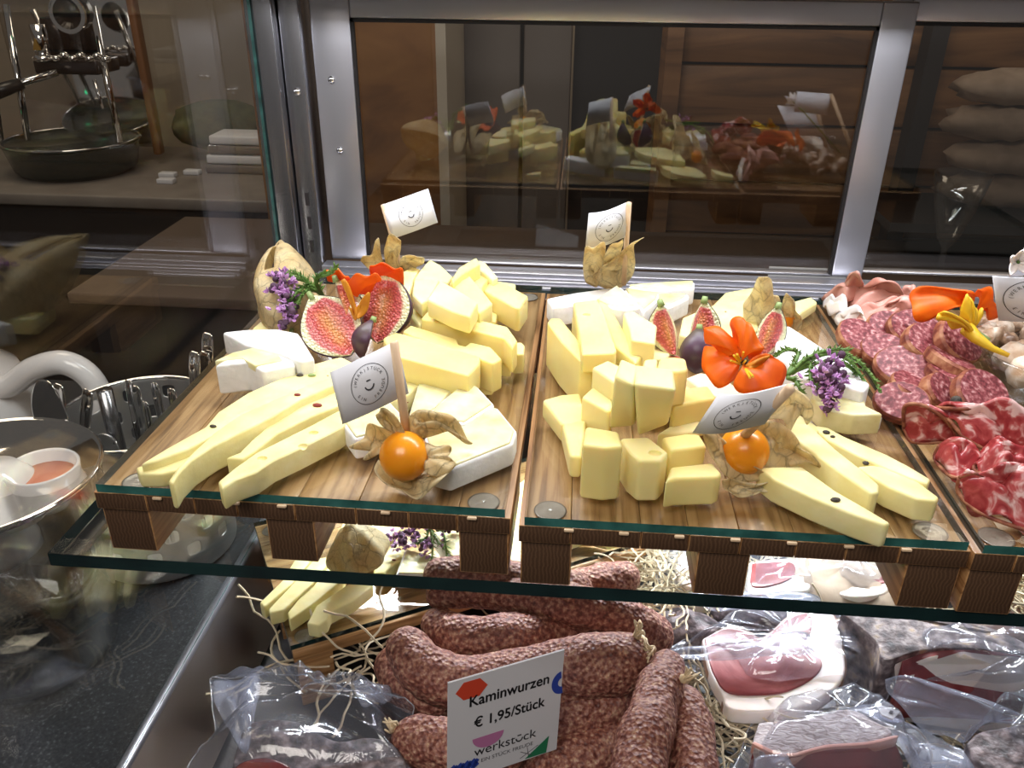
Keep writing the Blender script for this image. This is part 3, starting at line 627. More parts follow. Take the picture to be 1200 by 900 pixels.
# pile of triangular pieces
GT = 'cheese triangles heaped on the left board'
TR_ = [
 ('broad flat cheese piece at base of the heap beside the fig, left board', [(100, 300), (200, 330), (290, 380), (200, 445), (170, 480), (110, 430)], .001, .09, m_cheese2),
 ('cheese triangle at lower right foot of the heap, left board', [(500, 420), (640, 355), (655, 400), (640, 460), (560, 445)], .001, .055, m_cheese),
 ('thin cheese piece lying rearmost right on bare wood, left board', [(640, 205), (765, 225), (762, 262), (690, 240)], .001, .03, m_cheese2),
 ('thick wedge of cheese pointing right towards the board edge, left board', [(560, 262), (612, 200), (700, 222), (842, 300), (790, 375), (760, 372)], .035, .075, m_cheese),
 ('pinkish upright cheese wedge beside the orange petal, left board', [(62, 150), (120, 120), (172, 132), (130, 200), (105, 300), (70, 285)], .08, .05, m_cheese2),
 ('cheese piece behind the heap under the husk, left board', [(130, 200), (170, 140), (230, 70), (300, 108), (375, 180), (345, 215), (260, 205)], .09, .05, m_cheese2),
 ('cheese slice left of centre in the heap, left board', [(120, 290), (135, 198), (292, 195), (230, 320), (180, 345)], .105, .045, m_cheese2),
 ('narrow cheese chunk between the top pieces of the heap, left board', [(490, 170), (515, 148), (592, 195), (550, 255), (500, 215)], .07, .06, m_cheese),
 ('thin cheese triangle behind the highest piece, left board', [(515, 115), (535, 75), (580, 95), (655, 182), (620, 200)], .09, .04, m_cheese2),
 ('cheese triangle right of centre with its edge facing front, left board', [(355, 215), (470, 165), (545, 245), (622, 345), (540, 405), (440, 330)], .10, .055, m_cheese),
 ('highest cheese piece of the heap, tilted to the right, left board', [(362, 195), (412, 122), (520, 58), (545, 100), (430, 165), (375, 215)], .125, .05, m_cheese),
 ('large top cheese triangle with crumbs in the middle of the heap, left board', [(215, 322), (295, 200), (420, 270), (532, 340), (480, 428), (370, 395)], .14, .05, m_cheese2)]
for lb, pl, b, t, mt in TR_: piece('cheese_triangle', lb, 'K', pl, b, t, mt, group=GT)

# ---- physalis
def leafg(base, d, up, L, W, curl=.3, n=10, tip=1.0, cup=.25):
    d = Vector(d).normalized(); up = Vector(up); up = (up-d*up.dot(d)).normalized(); s = d.cross(up); V = []; Fc = []
    for i in range(n+1):
        t = i/n; wd = W*(math.sin(PI*min(1, t**.75*.93+.06)))**.8*(1-.25*t)*(1 if t < .97 else .25)
        a = curl*t*1.6; c = Vector(base)+d*(L*math.sin(a)/max(a, .01)*t if False else L*t*math.cos(a*.5))+up*(L*t*math.sin(a*.5))
        for j in range(7):
            q = (j-3)/3; V.append(c+s*(wd*q)+up*(cup*wd*(abs(q)**1.8)+.05*W*noise.noise(Vector((t*3, q*2, L*50+W*31+d.x*3)))*1.6))
    for i in range(n):
        for j in range(6): a = i*7+j; Fc.append((a, a+1, a+8, a+7))
    return V, Fc
def open_physalis(lab, c, leaves, r=.052, berry=True, group='open physalis fruits'):
    c = Vector(c); t = thing('physalis', lab, 'fruit', (c.x, c.y, c.z-r), group)
    if berry: V, Fc = blob(c, r, 28, 18); obj('berry', V, Fc, m_berry, t, smooth=True)
    for d, up, L, W, curl in leaves:
        V, Fc = leafg(c-Vector((0, 0, r*.55))+Vector(d).normalized()*r*.55, d, up, L, W, curl); obj('husk_leaf', V, Fc, m_husk, t, smooth=True, solid=.0022, sub=1)
    return t
def lantern(lab, base, tip, R, ribs=5, group='closed physalis husks', squash=1.0, tear=0):
    base = Vector(base); tip = Vector(tip); d = tip-base; L = d.length; d, u, v = frame(d); V = []; Fc = []; N = 40; K = 18
    for i in range(K+1):
        t = i/K; pr = (math.sin(PI*min(1, t**.8*.97+.015))**.75)*(1-.3*t)
        if t > .86: pr *= .75
        for k in range(N):
            a = 2*PI*k/N; rr = R*pr*(1+.16*abs(math.cos(ribs*a/2))**3*(1-.2*t)-.05+.07*noise.noise(Vector((math.cos(a)*2, math.sin(a)*2, t*3+R*90))))
            V.append(base+d*(L*t)+u*(rr*math.cos(a))+v*(rr*math.sin(a)*squash)+Vector((0, 0, .0)))
    for i in range(K):
        for k in range(N):
            if tear and i > K*.4 and (k % (N//tear)) < 2 and i < K-1: continue
            Fc.append((i*N+k, i*N+(k+1) % N, (i+1)*N+(k+1) % N, (i+1)*N+k))
    t = thing('physalis_husk', lab, 'fruit', (base.x, base.y, min(base.z, tip.z)-R*.3), group)
    o = obj('husk', V, Fc, m_husk, t, smooth=True, solid=.002)
    V, Fc = tubeg([base-d*.02, base+d*.004], [.004, .008], 8); obj('stem', V, Fc, m_green2, t); return t
P0 = at(474, 534, .075)
hk = open_physalis('opened physalis with shiny orange berry and flag, front of the left board', P0, [])
def husk(par, k, base, rim, bulge=.02, rip=.006): 
    b = px(k, [base])[0]; V, Fc = sheetg(at(*b), [at(*p) for p in px(k, rim)], nt=9, res=6, bulge=bulge, ripple=rip, nrip=5, up=(0, -.6, .8), closed=True, jit=.016)
    obj('husk_leaf', V, Fc, m_husk, par, smooth=True, solid=.0022)
husk(hk, 'D', (450, 725, .010), [(335, 635, .045), (318, 690, .03), (365, 742, .02), (440, 780, .015), (508, 818, .012), (560, 790, .025), (625, 735, .07), (692, 660, .08), (660, 665, .08), (600, 700, .06), (520, 722, .03), (440, 722, .03), (380, 695, .035)], -.015)
husk(hk, 'D', (560, 630, .075), [(535, 555, .095), (600, 568, .10), (675, 575, .10), (662, 620, .09), (695, 652, .085), (650, 700, .078), (560, 700, .06)], .008)
husk(hk, 'D', (400, 550, .07), [(420, 600, .07), (345, 600, .07), (265, 640, .055), (290, 590, .07), (200, 582, .07), (262, 530, .09), (290, 470, .12), (350, 480, .13), (420, 520, .11)], .02)
husk(hk, 'D', (390, 470, .12), [(345, 395, .17), (385, 405, .17), (430, 455, .15), (478, 552, .11), (430, 530, .11), (360, 480, .13), (325, 435, .15)], .02)
husk(hk, 'D', (560, 470, .12), [(470, 440, .13), (540, 402, .15), (640, 415, .15), (710, 460, .13), (752, 540, .09), (775, 565, .08), (735, 550, .09), (690, 505, .11), (600, 515, .11), (520, 530, .10), (470, 500, .11)], .03)
flag('grey-shaded paper flag stuck in the orange berry, front of the left board', (387, 436, .235), (464, 400, .30), (402, 497, .13), [(462, 401, .30), (476, 505, .115)], logo=(.52, .5, .36))
# closed husk rear left, husk behind flag
lantern('dry papery physalis husk at the rear left corner of the left board', at(342, 388, .06), at(329, 283, .20), .105, tear=3)
hk = open_physalis('opened papery husk holding the rear flag, left board', at(447, 330, .07), [], .04, False)
husk(hk, 'J', (800, 240, .12), [(690, 200, .16), (720, 165, .19), (770, 150, .20), (790, 55, .26), (812, 65, .26), (820, 150, .20), (845, 230, .14), (830, 270, .10), (770, 270, .10)], .01)
husk(hk, 'J', (900, 200, .15), [(850, 200, .17), (850, 100, .23), (885, 30, .28), (950, 60, .27), (955, 110, .23), (930, 200, .17), (960, 280, .10), (880, 280, .10)], .03)
husk(hk, 'J', (1000, 230, .13), [(950, 260, .10), (960, 180, .17), (1080, 175, .18), (1110, 200, .17), (1060, 250, .12), (1000, 290, .09)], .02)
flag('bright paper flag standing at rear of the left board', (448, 240, .32), (502, 221, .36), (460, 280, .22), [(449, 240, .32), (473, 325, .08)], logo=(.5, .5, .36), polewide=.008)

# ---- figs
def fig(lab, c, normal, axis, r, ang=PI, tilt=0, group='cut figs'):
    """body of revolution about `axis`, kept between two cut planes; `normal` looks out of the cut"""
    c = Vector(c); A = Vector(axis).normalized(); Nn = Vector(normal); Nn = (Nn-A*Nn.dot(A)).normalized(); B = A.cross(Nn)
    K = 16; J = 18
    def rho(s): return r*(math.sin(PI*min(1, s**1.15))**.62)*(1-.22*s**2) if s < .86 else r*(math.sin(PI*min(1, .86**1.15))**.62)*(1-.22*.74)*(1-(s-.86)/.14*.72)
    L = 2.25*r
    def pt(s, rr, a): return c+A*((s-.42)*L)+(-Nn*math.cos(a)+B*math.sin(a))*rr
    t = thing('fig_piece', lab, 'fig', c-Vector((0, 0, r)), group)
    V = []; Fc = []; J2 = max(8, int(J*ang/PI))
    for i in range(K+1):
        for j in range(J2+1): V.append(pt(i/K, rho(i/K)*(1.0), -ang/2+ang*j/J2))
    for i in range(K):
        for j in range(J2): a = i*(J2+1)+j; Fc.append((a, a+1, a+J2+2, a+J2+1))
    obj('skin', V, Fc, m_fskin, t, smooth=True, solid=.003)
    V = []; Fc = []; rad = []; H = 12
    for side in (-1, 1):
        n0 = len(V)
        for i in range(K+1):
            s = i/K
            for h in range(H+1):
                q = h/H; V.append(pt(s, rho(s)*q*.985, side*ang/2)+Nn*(.004*math.sin(PI*q)+.0015)); rad.append(min(1.05, max(q, abs(2*s-.92)**2.6*1.02)))
        for i in range(K):
            for h in range(H): a = n0+i*(H+1)+h; Fc.append((a, a+1, a+H+2, a+H+1))
    o = obj('flesh', V, Fc, m_fig, t, smooth=True)
    at_ = o.data.attributes.new('rad', 'FLOAT', 'POINT'); at_.data.foreach_set('value', rad)
    V, Fc = tubeg([pt(.97, 0, 0), pt(1.10, 0, 0)], [.010, .007], 8); obj('stalk', V, Fc, m_green2, t, smooth=True)
    return t
fig('halved fig with red seeds facing front, left of the two on left board', at(392, 388, .10), (.10, -.78, .62), (-.62, .50, .60), .088)
fig('halved fig facing front, right of the two below the orange petals', at(448, 368, .12), (-.22, -.80, .55), (.10, .50, .86), .086)
fig('fig quarter standing between the two halves, left board', at(404, 362, .15), (-.3, -.8, .5), (-.35, .45, .8), .062, 1.2)
fig('dark purple fig piece showing its skin behind the front flag', at(430, 402, .08), (.4, .9, .2), (.25, .3, .9), .048, 1.3)

# ---- nasturtium left board
r = thing('nasturtium_blossom', 'orange nasturtium blossom behind the figs, left board', 'flower', at(425, 345, .10), 'orange nasturtiums')
petal('petal', r, 'J', (600, 420, .16), [(575, 380, .17), (480, 330, .20), (465, 285, .225), (480, 255, .24), (530, 255, .245), (580, 290, .24), (625, 330, .21), (620, 380, .18)], m_nast, ripple=.008)
petal('petal', r, 'J', (650, 470, .15), [(600, 400, .18), (600, 330, .22), (650, 300, .24), (720, 292, .25), (790, 295, .25), (825, 315, .24), (790, 360, .21), (730, 420, .17)], m_nast, ripple=.008)
petal('petal', r, 'J', (800, 380, .15), [(760, 310, .20), (755, 230, .25), (820, 225, .26), (900, 240, .26), (965, 265, .25), (970, 330, .21), (968, 385, .17), (900, 370, .16)], m_nast, ripple=.008)
for a in ([(560, 330), (600, 340), (640, 440), (670, 560), (655, 590), (610, 500)], [(740, 410), (755, 430), (730, 520), (680, 590), (670, 560), (690, 480)]):
    petal('petal', r, 'J', (660, 585, .12), [(p[0], p[1], .13+.0004*(590-p[1])) for p in a], M('nasturtium_throat', [(.3, (.62, .20, .01)), (.7, (.85, .38, .03))], .5, nscale=90, trans=.2) if a[0][0] == 560 else bpy.data.materials['nasturtium_throat'], nrip=2)

# ---- sprigs
def sprig(lab, stems, blossoms, cat='herb', needles=.022, group='flowering herb sprigs', nsp=7, org=None):
    t = thing('herb_sprig', lab, cat, org or at(*stems[0][0]), group)
    rs = random.Random(5+len(stems)); parts = []; lv = []
    for st in stems:
        P = [Vector(p) for p in crom([tuple(at(*q)) for q in st], 6)]; parts.append(tubeg(P, [.0058-.003*i/len(P) for i in range(len(P))], 7))
        for i in range(2, len(P)-1):
            for s in range(nsp//2):
                d = (P[i+1]-P[i-1]).normalized(); q = Vector((rs.uniform(-1, 1), rs.uniform(-1, 1), rs.uniform(-.2, 1)))
                dd = (d*.9+q*.7).normalized(); g = leafg(P[i], dd, q, needles*rs.uniform(.7, 1.2), .0034, .3, 4); lv.append(g)
    V, Fc = join(parts); obj('stems', V, Fc, m_green, t, smooth=True)
    if lv: V, Fc = join(lv); o = obj('needles', V, Fc, m_green, t, smooth=True, solid=.001); o['kind'] = 'stuff'
    bl = []; dk = []
    for (x, y, z, sp, n) in blossoms:
        c = at(x, y, z)
        for i in range(n):
            q = Vector((rs.gauss(0, 1), rs.gauss(0, 1), rs.gauss(0, 1)))*sp*.5
            if i % 3 == 0: dk.append(blob(c+q*.8, .010, 6, 4, .3))
            else:
                q2 = c+q; dd = q+Vector((0, 0, .01))
                for k in range(3): bl.append(leafg(q2, dd+Vector((rs.uniform(-1, 1), rs.uniform(-1, 1), rs.uniform(-1, 1)))*.03, Vector((rs.uniform(-1, 1), rs.uniform(-1, 1), 1)), .017, .0065, .5, 4))
    if bl:
        V, Fc = join(dk); o = obj('calyxes', V, Fc, m_lavd, t, smooth=True); o['kind'] = 'stuff'
        V, Fc = join(bl); o = obj('blossoms', V, Fc, m_lav, t, smooth=True, solid=.0015); o['kind'] = 'stuff'
    return t
def jz(l): return px('J', l)
sprig('purple flowering herb sprig in front of the rear left husk, left board',
  [jz([(440, 440, .14), (400, 380, .17), (330, 340, .19), (250, 310, .20), (180, 290, .20)]), jz([(430, 420, .14), (340, 370, .17), (260, 420, .17), (200, 500, .14)]),
   jz([(440, 430, .15), (400, 350, .20), (410, 310, .22), (480, 290, .24), (530, 240, .26)]), jz([(420, 400, .15), (330, 400, .17), (280, 470, .15), (230, 560, .12)]), jz([(380, 390, .16), (300, 300, .20), (220, 280, .21)])],
  [tuple(jz([(180, 370, .18)])[0])+(.035, 36), tuple(jz([(160, 310, .19)])[0])+(.025, 14), tuple(jz([(215, 440, .16)])[0])+(.03, 24), tuple(jz([(220, 540, .13)])[0])+(.028, 20), tuple(jz([(180, 600, .11)])[0])+(.02, 10)])

# ================================================================= FOOD ON THE MIDDLE BOARD
GC = 'cheese cubes on the middle board'
CU = [
 ('flat cheese chunk nearest the left edge at its middle, middle board', 'F', [(62, 352), (150, 328), (240, 320), (268, 440), (250, 470), (152, 468)], .001, .05, m_cheese),
 ('flat cheese chunk leaning on the big front-left cube, middle board', 'F', [(155, 462), (270, 445), (255, 560), (248, 622), (192, 618)], .001, .055, m_cheese),
 ('cheese cube partly covered by the tall standing slab, middle board', 'F', [(245, 340), (330, 260), (395, 290), (392, 400), (370, 410)], .001, .11, m_cheese),
 ('large cheese cube nearest the front left bumper, middle board', 'F', [(250, 565), (265, 475), (420, 500), (442, 572), (360, 580)], .001, .13, m_cheese),
 ('cheese cube with a round hole in its side, front row, middle board', 'F', [(425, 530), (560, 525), (655, 598), (620, 640), (520, 640), (470, 600)], .001, .10, m_cheese2),
 ('front cheese block lowest in the photo, middle board', 'F', [(638, 735), (665, 665), (860, 645), (908, 700), (880, 716), (690, 722)], .001, .07, m_cheese),
 ('cheese cube right behind the lowest front block, middle board', 'F', [(620, 527), (730, 510), (800, 512), (835, 570), (660, 592)], .001, .09, m_cheese),
 ('cheese cube right of the tilted upright slabs, middle board', 'F', [(672, 345), (700, 300), (840, 285), (882, 345), (800, 358), (680, 385)], .001, .10, m_cheese),
 ('small cheese wedge behind the two front-right cubes, middle board', 'F', [(600, 510), (680, 460), (730, 420), (812, 440), (790, 500), (700, 512)], .001, .045, m_cheese2),
 ('filler cheese chunk deep in the pile between cubes, middle board', 'F', [(540, 250), (700, 230), (860, 290), (700, 320), (560, 330)], .001, .07, m_cheese2),
 ('small square cheese cube beside the dark fig, left of its twin, middle board', 'F', [(540, 162), (605, 158), (600, 205), (533, 210)], .10, .07, m_cheese2),
 ('rounded cheese cube touching the fig, right of its twin, middle board', 'F', [(612, 158), (672, 150), (735, 158), (748, 212), (690, 222), (598, 212)], .10, .09, m_cheese),
 ('slanting cheese cube above the tall standing slab, middle board', 'F', [(293, 200), (370, 165), (490, 228), (470, 262), (400, 272)], .10, .06, m_cheese2)]
for lb, k, pl, b, t, mt in CU:
    o = piece('cheese_cube', lb, k, pl, b, t, mt, group=GC, bev=.008)
    if 'round hole' in lb: hole(o, 'F', 590, 600, .102, .014)
# two upright slabs (tilted)
def slab4(name, label, k, front, back, mat, group, base=0):
    """front: four (px,py,z) corners, back: same corners further away"""
    F_ = [at(*p) for p in px(k, front)]; B_ = [p+Vector(back) for p in F_]
    V = F_+B_; Fc = [(0, 1, 2, 3), (7, 6, 5, 4), (0, 4, 5, 1), (1, 5, 6, 2), (2, 6, 7, 3), (3, 7, 4, 0)]
    o = obj(name, V, Fc, mat, bev=.009, seg=3); tag(o, label, 'cheese', group); return o
slab4('cheese_cube', 'tall upright cheese slab leaning in front of the pile, left one of two, middle board', 'F', [(400, 245, .235), (490, 290, .235), (495, 480, .08), (372, 495, .08)], (.015, .07, .012), m_cheese2, GC)
slab4('cheese_cube', 'tall upright cheese slab leaning in front of the pile, right one of two, middle board', 'F', [(492, 285, .235), (692, 312, .235), (655, 470, .10), (510, 530, .08)], (.0, .075, .012), m_cheese2, GC)
GN = 'thick cheese bars on the middle board'
n1 = piece('cheese_bar', 'long upright-edged cheese bar along the left rim, middle board', 'E', [(85, 590), (100, 570), (150, 572), (230, 670), (312, 762), (300, 775), (240, 772), (150, 680)], .001, .13, m_cheese, group=GN)
piece('cheese_bar', 'cheese bar lying low under the holed bar, middle board', 'E', [(200, 560), (330, 600), (490, 780), (420, 840), (300, 720)], .001, .075, m_cheese, group=GN)
piece('cheese_bar', 'cheese bar right of the holed bar, tucked below it, middle board', 'E', [(320, 490), (370, 500), (440, 620), (540, 740), (500, 780), (400, 700)], .04, .08, m_cheese, group=GN)
n2 = piece('cheese_bar', 'broad cheese bar on top with one hole, middle board', 'E', [(207, 495), (320, 482), (345, 520), (412, 722), (400, 735), (250, 742), (235, 640)], .115, .05, m_cheese, group=GN)
hole(n2, 'E', 270, 552, .166, .011)
piece('cheese_bar', 'short cheese chunk with shaded side behind the dark fig, middle board', 'E', [(442, 545), (480, 530), (600, 605), (592, 690), (480, 672), (470, 620)], .07, .09, m_cheese2, group=GN)
piece('cheese_bar', 'cheese chunk at the base left of the fig wedges, middle board', 'E', [(490, 690), (590, 665), (700, 700), (640, 760), (530, 770)], .001, .07, m_cheese2, group=GN)
# soft cheese at the back
brie('soft cheese wedge lying leftmost at rear, plain white rind up, middle board', 'E', [(82, 478), (220, 450), (405, 425), (385, 460), (300, 485), (190, 510), (110, 520)], .001, .065, 0, False)
brie('soft cheese wedge longest of the rear row, under the flag, middle board', 'E', [(460, 420), (620, 408), (778, 400), (776, 428), (640, 436), (520, 436)], .001, .06, .06, True, (0, .006))
brie('soft cheese wedge rightmost of the rear row, near the fig, middle board', 'E', [(600, 462), (750, 458), (752, 475), (660, 520), (630, 510)], .001, .06, .10, True, (-.008, .006))
brie('soft cheese wedge central of the rear row with thick white side, middle board', 'E', [(445, 432), (612, 455), (600, 490), (540, 540), (470, 480)], .03, .065, .10, True, (0, .006))
brie('soft cheese wedge in front of the rear row, tilted left, middle board', 'E', [(325, 490), (425, 420), (480, 460), (525, 520), (445, 530), (372, 515)], .05, .07, .10, True, (-.01, .008))
# thin cheese triangles rear right
GS = 'thin cheese triangles at the rear of the middle board'
piece('cheese_triangle', 'thin cheese triangle at the rear beside the upright husk, middle board', 'G', [(-25, 235), (40, 170), (180, 145), (250, 170), (240, 260), (100, 300), (0, 330)], .001, .04, m_cheese3, group=GS)
o = piece('cheese_triangle', 'wide thin cheese triangle with red flecks left of the husks, middle board', 'P', [(800, 372), (838, 356), (880, 350), (890, 385), (868, 400), (826, 400), (796, 392)], .03, .045, m_cheese3, group=GS); corn(o, 'P', 850, 365, .077, .006, m_chili)
piece('cheese_triangle', 'small cheese corner right of the rear husks, middle board', 'G', [(350, 215), (440, 190), (472, 215), (400, 262), (370, 280)], .001, .035, m_cheese3, group=GS)
piece('cheese_triangle', 'pale cheese piece with pink tint below the nasturtium, middle board', 'F', [(735, 250), (800, 225), (900, 240), (1010, 320), (900, 350), (800, 300)], .03, .06, M('tinted_cheese', [(.3, (.88, .66, .48)), (.7, (.88, .76, .52))], .45, nscale=25, sss=.2), group=GS)
# white wedges right
brie('large white-rinded wedge under the herb sprig, right side of middle board', 'G', [(270, 330), (340, 325), (500, 430), (640, 500), (720, 600), (690, 635), (560, 600), (400, 570), (330, 500), (280, 460)], .03, .075, 0, False)
piece('cheese_slice', 'yellow paste slices below the white wedge, right side of middle board', 'G', [(560, 590), (690, 640), (700, 700), (782, 740), (640, 745), (500, 720), (440, 660), (460, 610)], .02, .055, m_paste, group='flat cheese slices')
brie('white-rinded wedge lying in front with its rind facing front, right side of middle board', 'G', [(380, 650), (430, 615), (560, 690), (784, 745), (700, 768), (560, 740), (450, 718)], .001, .045, .14, True, (0, .01))
# pepper cheese sticks
GP = 'peppercorn cheese sticks on the middle board'
r2 = piece('cheese_stick', 'pepper cheese stick rearmost, reaching the right plate edge', 'H', [(445, 230), (520, 240), (600, 285), (800, 370), (905, 425), (1005, 485), (990, 510), (900, 478), (760, 420), (650, 370), (520, 300)], .001, .055, m_cheese3, group=GP)
corn(r2, 'H', 855, 447, .050, .018); corn(r2, 'H', 510, 268, .057, .012); corn(r2, 'H', 545, 288, .057, .009)
r3 = piece('cheese_stick', 'pepper cheese stick third from the front, bluish tinge at its end', 'H', [(655, 425), (720, 418), (830, 432), (950, 500), (1045, 570), (1030, 590), (940, 580), (800, 520), (720, 470)], .001, .052, m_cheese3, group=GP)
corn(r3, 'H', 694, 412, .054, .012)
r1 = piece('cheese_stick', 'thick pepper cheese stick with blunt cut end, centre of its group', 'H', [(330, 225), (430, 225), (560, 345), (700, 455), (762, 510), (762, 548), (725, 555), (600, 470), (450, 360), (350, 280)], .003, .075, m_cheese3, group=GP)
r4 = piece('cheese_stick', 'foremost pepper cheese stick tapering to a point by the right bumper', 'H', [(190, 430), (300, 425), (400, 425), (560, 540), (700, 620), (818, 690), (790, 702), (650, 655), (450, 575), (270, 490)], .002, .055, m_cheese3, group=GP)
corn(r4, 'H', 548, 613, .045, .013); corn(r4, 'H', 558, 586, .058, .011)
piece('cheese_stick', 'cheese stick hidden under the husk and flag, middle board', 'G', [(350, 740), (380, 735), (480, 800), (470, 850), (360, 830)], .01, .045, m_cheese3, group=GP)
# physalis
P1 = at(872, 528, .08)
hk = open_physalis('opened physalis with orange berry and tilted flag, front of the middle board', P1, [])
husk(hk, 'F', (930, 640, .07), [(812, 505, .14), (870, 490, .13), (905, 535, .11), (960, 600, .09), (1030, 660, .075), (1105, 700, .05), (1090, 732, .03), (1000, 742, .03), (910, 700, .05), (850, 610, .09)], .01)
husk(hk, 'F', (1010, 770, .02), [(905, 735, .04), (960, 725, .04), (1080, 752, .035), (1150, 735, .04), (1155, 790, .02), (1110, 775, .02), (1060, 800, .012), (980, 806, .012), (925, 780, .02)], -.008)
husk(hk, 'H', (290, 340, .06), [(150, 250, .12), (220, 215, .14), (300, 222, .13), (375, 300, .11), (400, 340, .10), (450, 385, .08), (490, 425, .065), (420, 412, .06), (330, 432, .05), (215, 425, .05), (210, 330, .09)], .02)
husk(hk, 'H', (360, 140, .15), [(285, 130, .17), (350, 60, .20), (420, 95, .19), (452, 180, .15), (425, 225, .12), (385, 190, .14), (335, 275, .10), (310, 215, .13), (230, 205, .13), (150, 235, .12), (200, 170, .15)], .02)
flag('grey paper flag leaning far right from the berry, middle board', (842, 462, .25), (930, 452, .30), (812, 507, .15), [(926, 455, .30), (870, 513, .115)], logo=(.46, .5, .38), polewide=.010)
# rear husk with flag
hk = open_physalis('papery husk with flag at the rear left, middle board', at(713, 322, .07), [], .05, False)
husk(hk, 'E', (300, 370, .10), [(262, 240, .24), (300, 238, .25), (355, 222, .26), (350, 300, .19), (320, 420, .07), (270, 405, .08), (253, 340, .14)], .04)
husk(hk, 'E', (385, 300, .17), [(338, 320, .16), (370, 245, .23), (432, 208, .27), (438, 235, .24), (400, 330, .15)], .01)
husk(hk, 'E', (400, 370, .10), [(300, 370, .12), (350, 330, .16), (420, 280, .20), (480, 225, .25), (540, 188, .29), (492, 232, .24), (498, 310, .17), (482, 380, .10), (430, 425, .06), (350, 432, .05), (308, 405, .08)], .05)
flag('bright paper flag at the rear of the middle board', (690, 250, .34), (738, 238, .37), (686, 291, .23), [(737, 238, .37), (731, 333, .085)], logo=(.54, .5, .38), polewide=.008)
hk = open_physalis('upright pointed physalis husk behind the nasturtium, left one of two', at(893, 375, .04), [], .05, False, 'closed physalis husks')
husk(hk, 'G', (200, 330, .05), [(122, 300, .08), (125, 225, .13), (165, 165, .18), (195, 100, .25), (240, 98, .25), (262, 160, .19), (272, 230, .13), (268, 320, .07), (220, 355, .04), (150, 345, .04)], .055, .008)
husk(hk, 'G', (270, 330, .05), [(250, 190, .16), (275, 180, .17), (298, 220, .14), (312, 290, .09), (300, 340, .05), (260, 345, .05)], .03, .006)
hk = open_physalis('small physalis husk with orange glow, right one of two by the salami board', at(928, 380, .03), [], .03, False, 'closed physalis husks')
husk(hk, 'G', (350, 330, .04), [(312, 330, .05), (308, 230, .13), (322, 180, .18), (345, 195, .16), (352, 235, .13), (385, 285, .09), (397, 335, .04), (350, 360, .03)], .04, .006)
V, Fc = blob(at(919, 374, .07), .03, 18, 12); obj('berry', V, Fc, m_berry, hk, smooth=True)
# figs middle board
fig('fig wedge pointing up, leftmost of the fan, middle board', at(784, 392, .12), (.25, -.8, .4), (-.30, .30, .85), .062, 1.5)
fig('tall fig wedge pointing up, second of the fan, middle board', at(818, 392, .12), (-.5, -.75, .4), (.12, .35, .9), .066, 1.5)
fig('fig piece with dark greenish skin facing front, middle board', at(817, 416, .09), (.2, .9, .3), (.0, .25, .9), .052, 2.0)
fig('fig wedge half hidden by the nasturtium, right of it, middle board', at(899, 395, .12), (-.35, -.8, .4), (.25, .3, .85), .062, 1.4)
fig('small dark fig piece lying low behind the cubes, middle board', at(782, 418, .06), (.1, -.6, .7), (-.9, .2, .1), .045, 1.6)
# nasturtium middle board
r = thing('nasturtium_blossom', 'large open orange nasturtium, in the centre of the middle board', 'flower', at(868, 425, .16), 'orange nasturtiums')
petal('petal', r, 'E', (1000, 770, .22), [(960, 700, .23), (950, 620, .26), (950, 578, .29), (1000, 572, .30), (1030, 590, .30), (1060, 650, .28), (1098, 705, .26), (1080, 740, .24), (1030, 760, .22)], m_nast, ripple=.006)
petal('petal', r, 'E', (985, 770, .21), [(990, 740, .215), (960, 670, .24), (900, 625, .26), (840, 610, .27), (820, 630, .26), (830, 680, .24), (870, 710, .22), (930, 755, .21)], m_nast, ripple=.005)
petal('petal', r, 'E', (985, 785, .20), [(930, 760, .20), (860, 708, .20), (825, 705, .20), (812, 760, .19), (820, 820, .17), (860, 880, .16), (910, 893, .16), (960, 860, .17), (980, 820, .19)], m_nast, ripple=.005)
petal('petal', r, 'E', (1010, 810, .20), [(975, 850, .19), (960, 890, .18), (1010, 920, .18), (1100, 925, .18), (1170, 900, .18), (1200, 840, .19), (1190, 780, .21), (1140, 752, .23), (1090, 770, .23), (1040, 830, .20)], m_nast, ripple=.006, bulge=.03)
petal('petal', r, 'E', (1000, 840, .195), [(1000, 815, .20), (1050, 770, .22), (1110, 750, .24), (1125, 755, .24), (1080, 790, .22), (1045, 850, .20)], bpy.data.materials['nasturtium_throat'], ripple=.002)
st = []
for x, y in ((960, 745), (975, 740), (1015, 770), (1035, 850), (1050, 845), (945, 770), (1005, 730)): st.append(tubeg([at(*px('E', [(1000, 790)])[0], .20), at(*px('E', [(x, y)])[0], .245)], .0025, 6))
V, Fc = join(st); obj('stamens', V, Fc, m_yel, r)
V, Fc = join([blob(at(*px('E', [(990+8*i, 775-5*(i % 2))])[0], .212), .009, 8, 5) for i in range(3)]); obj('dark_throat', V, Fc, m_dark, r)
gz = lambda l: px('G', l)
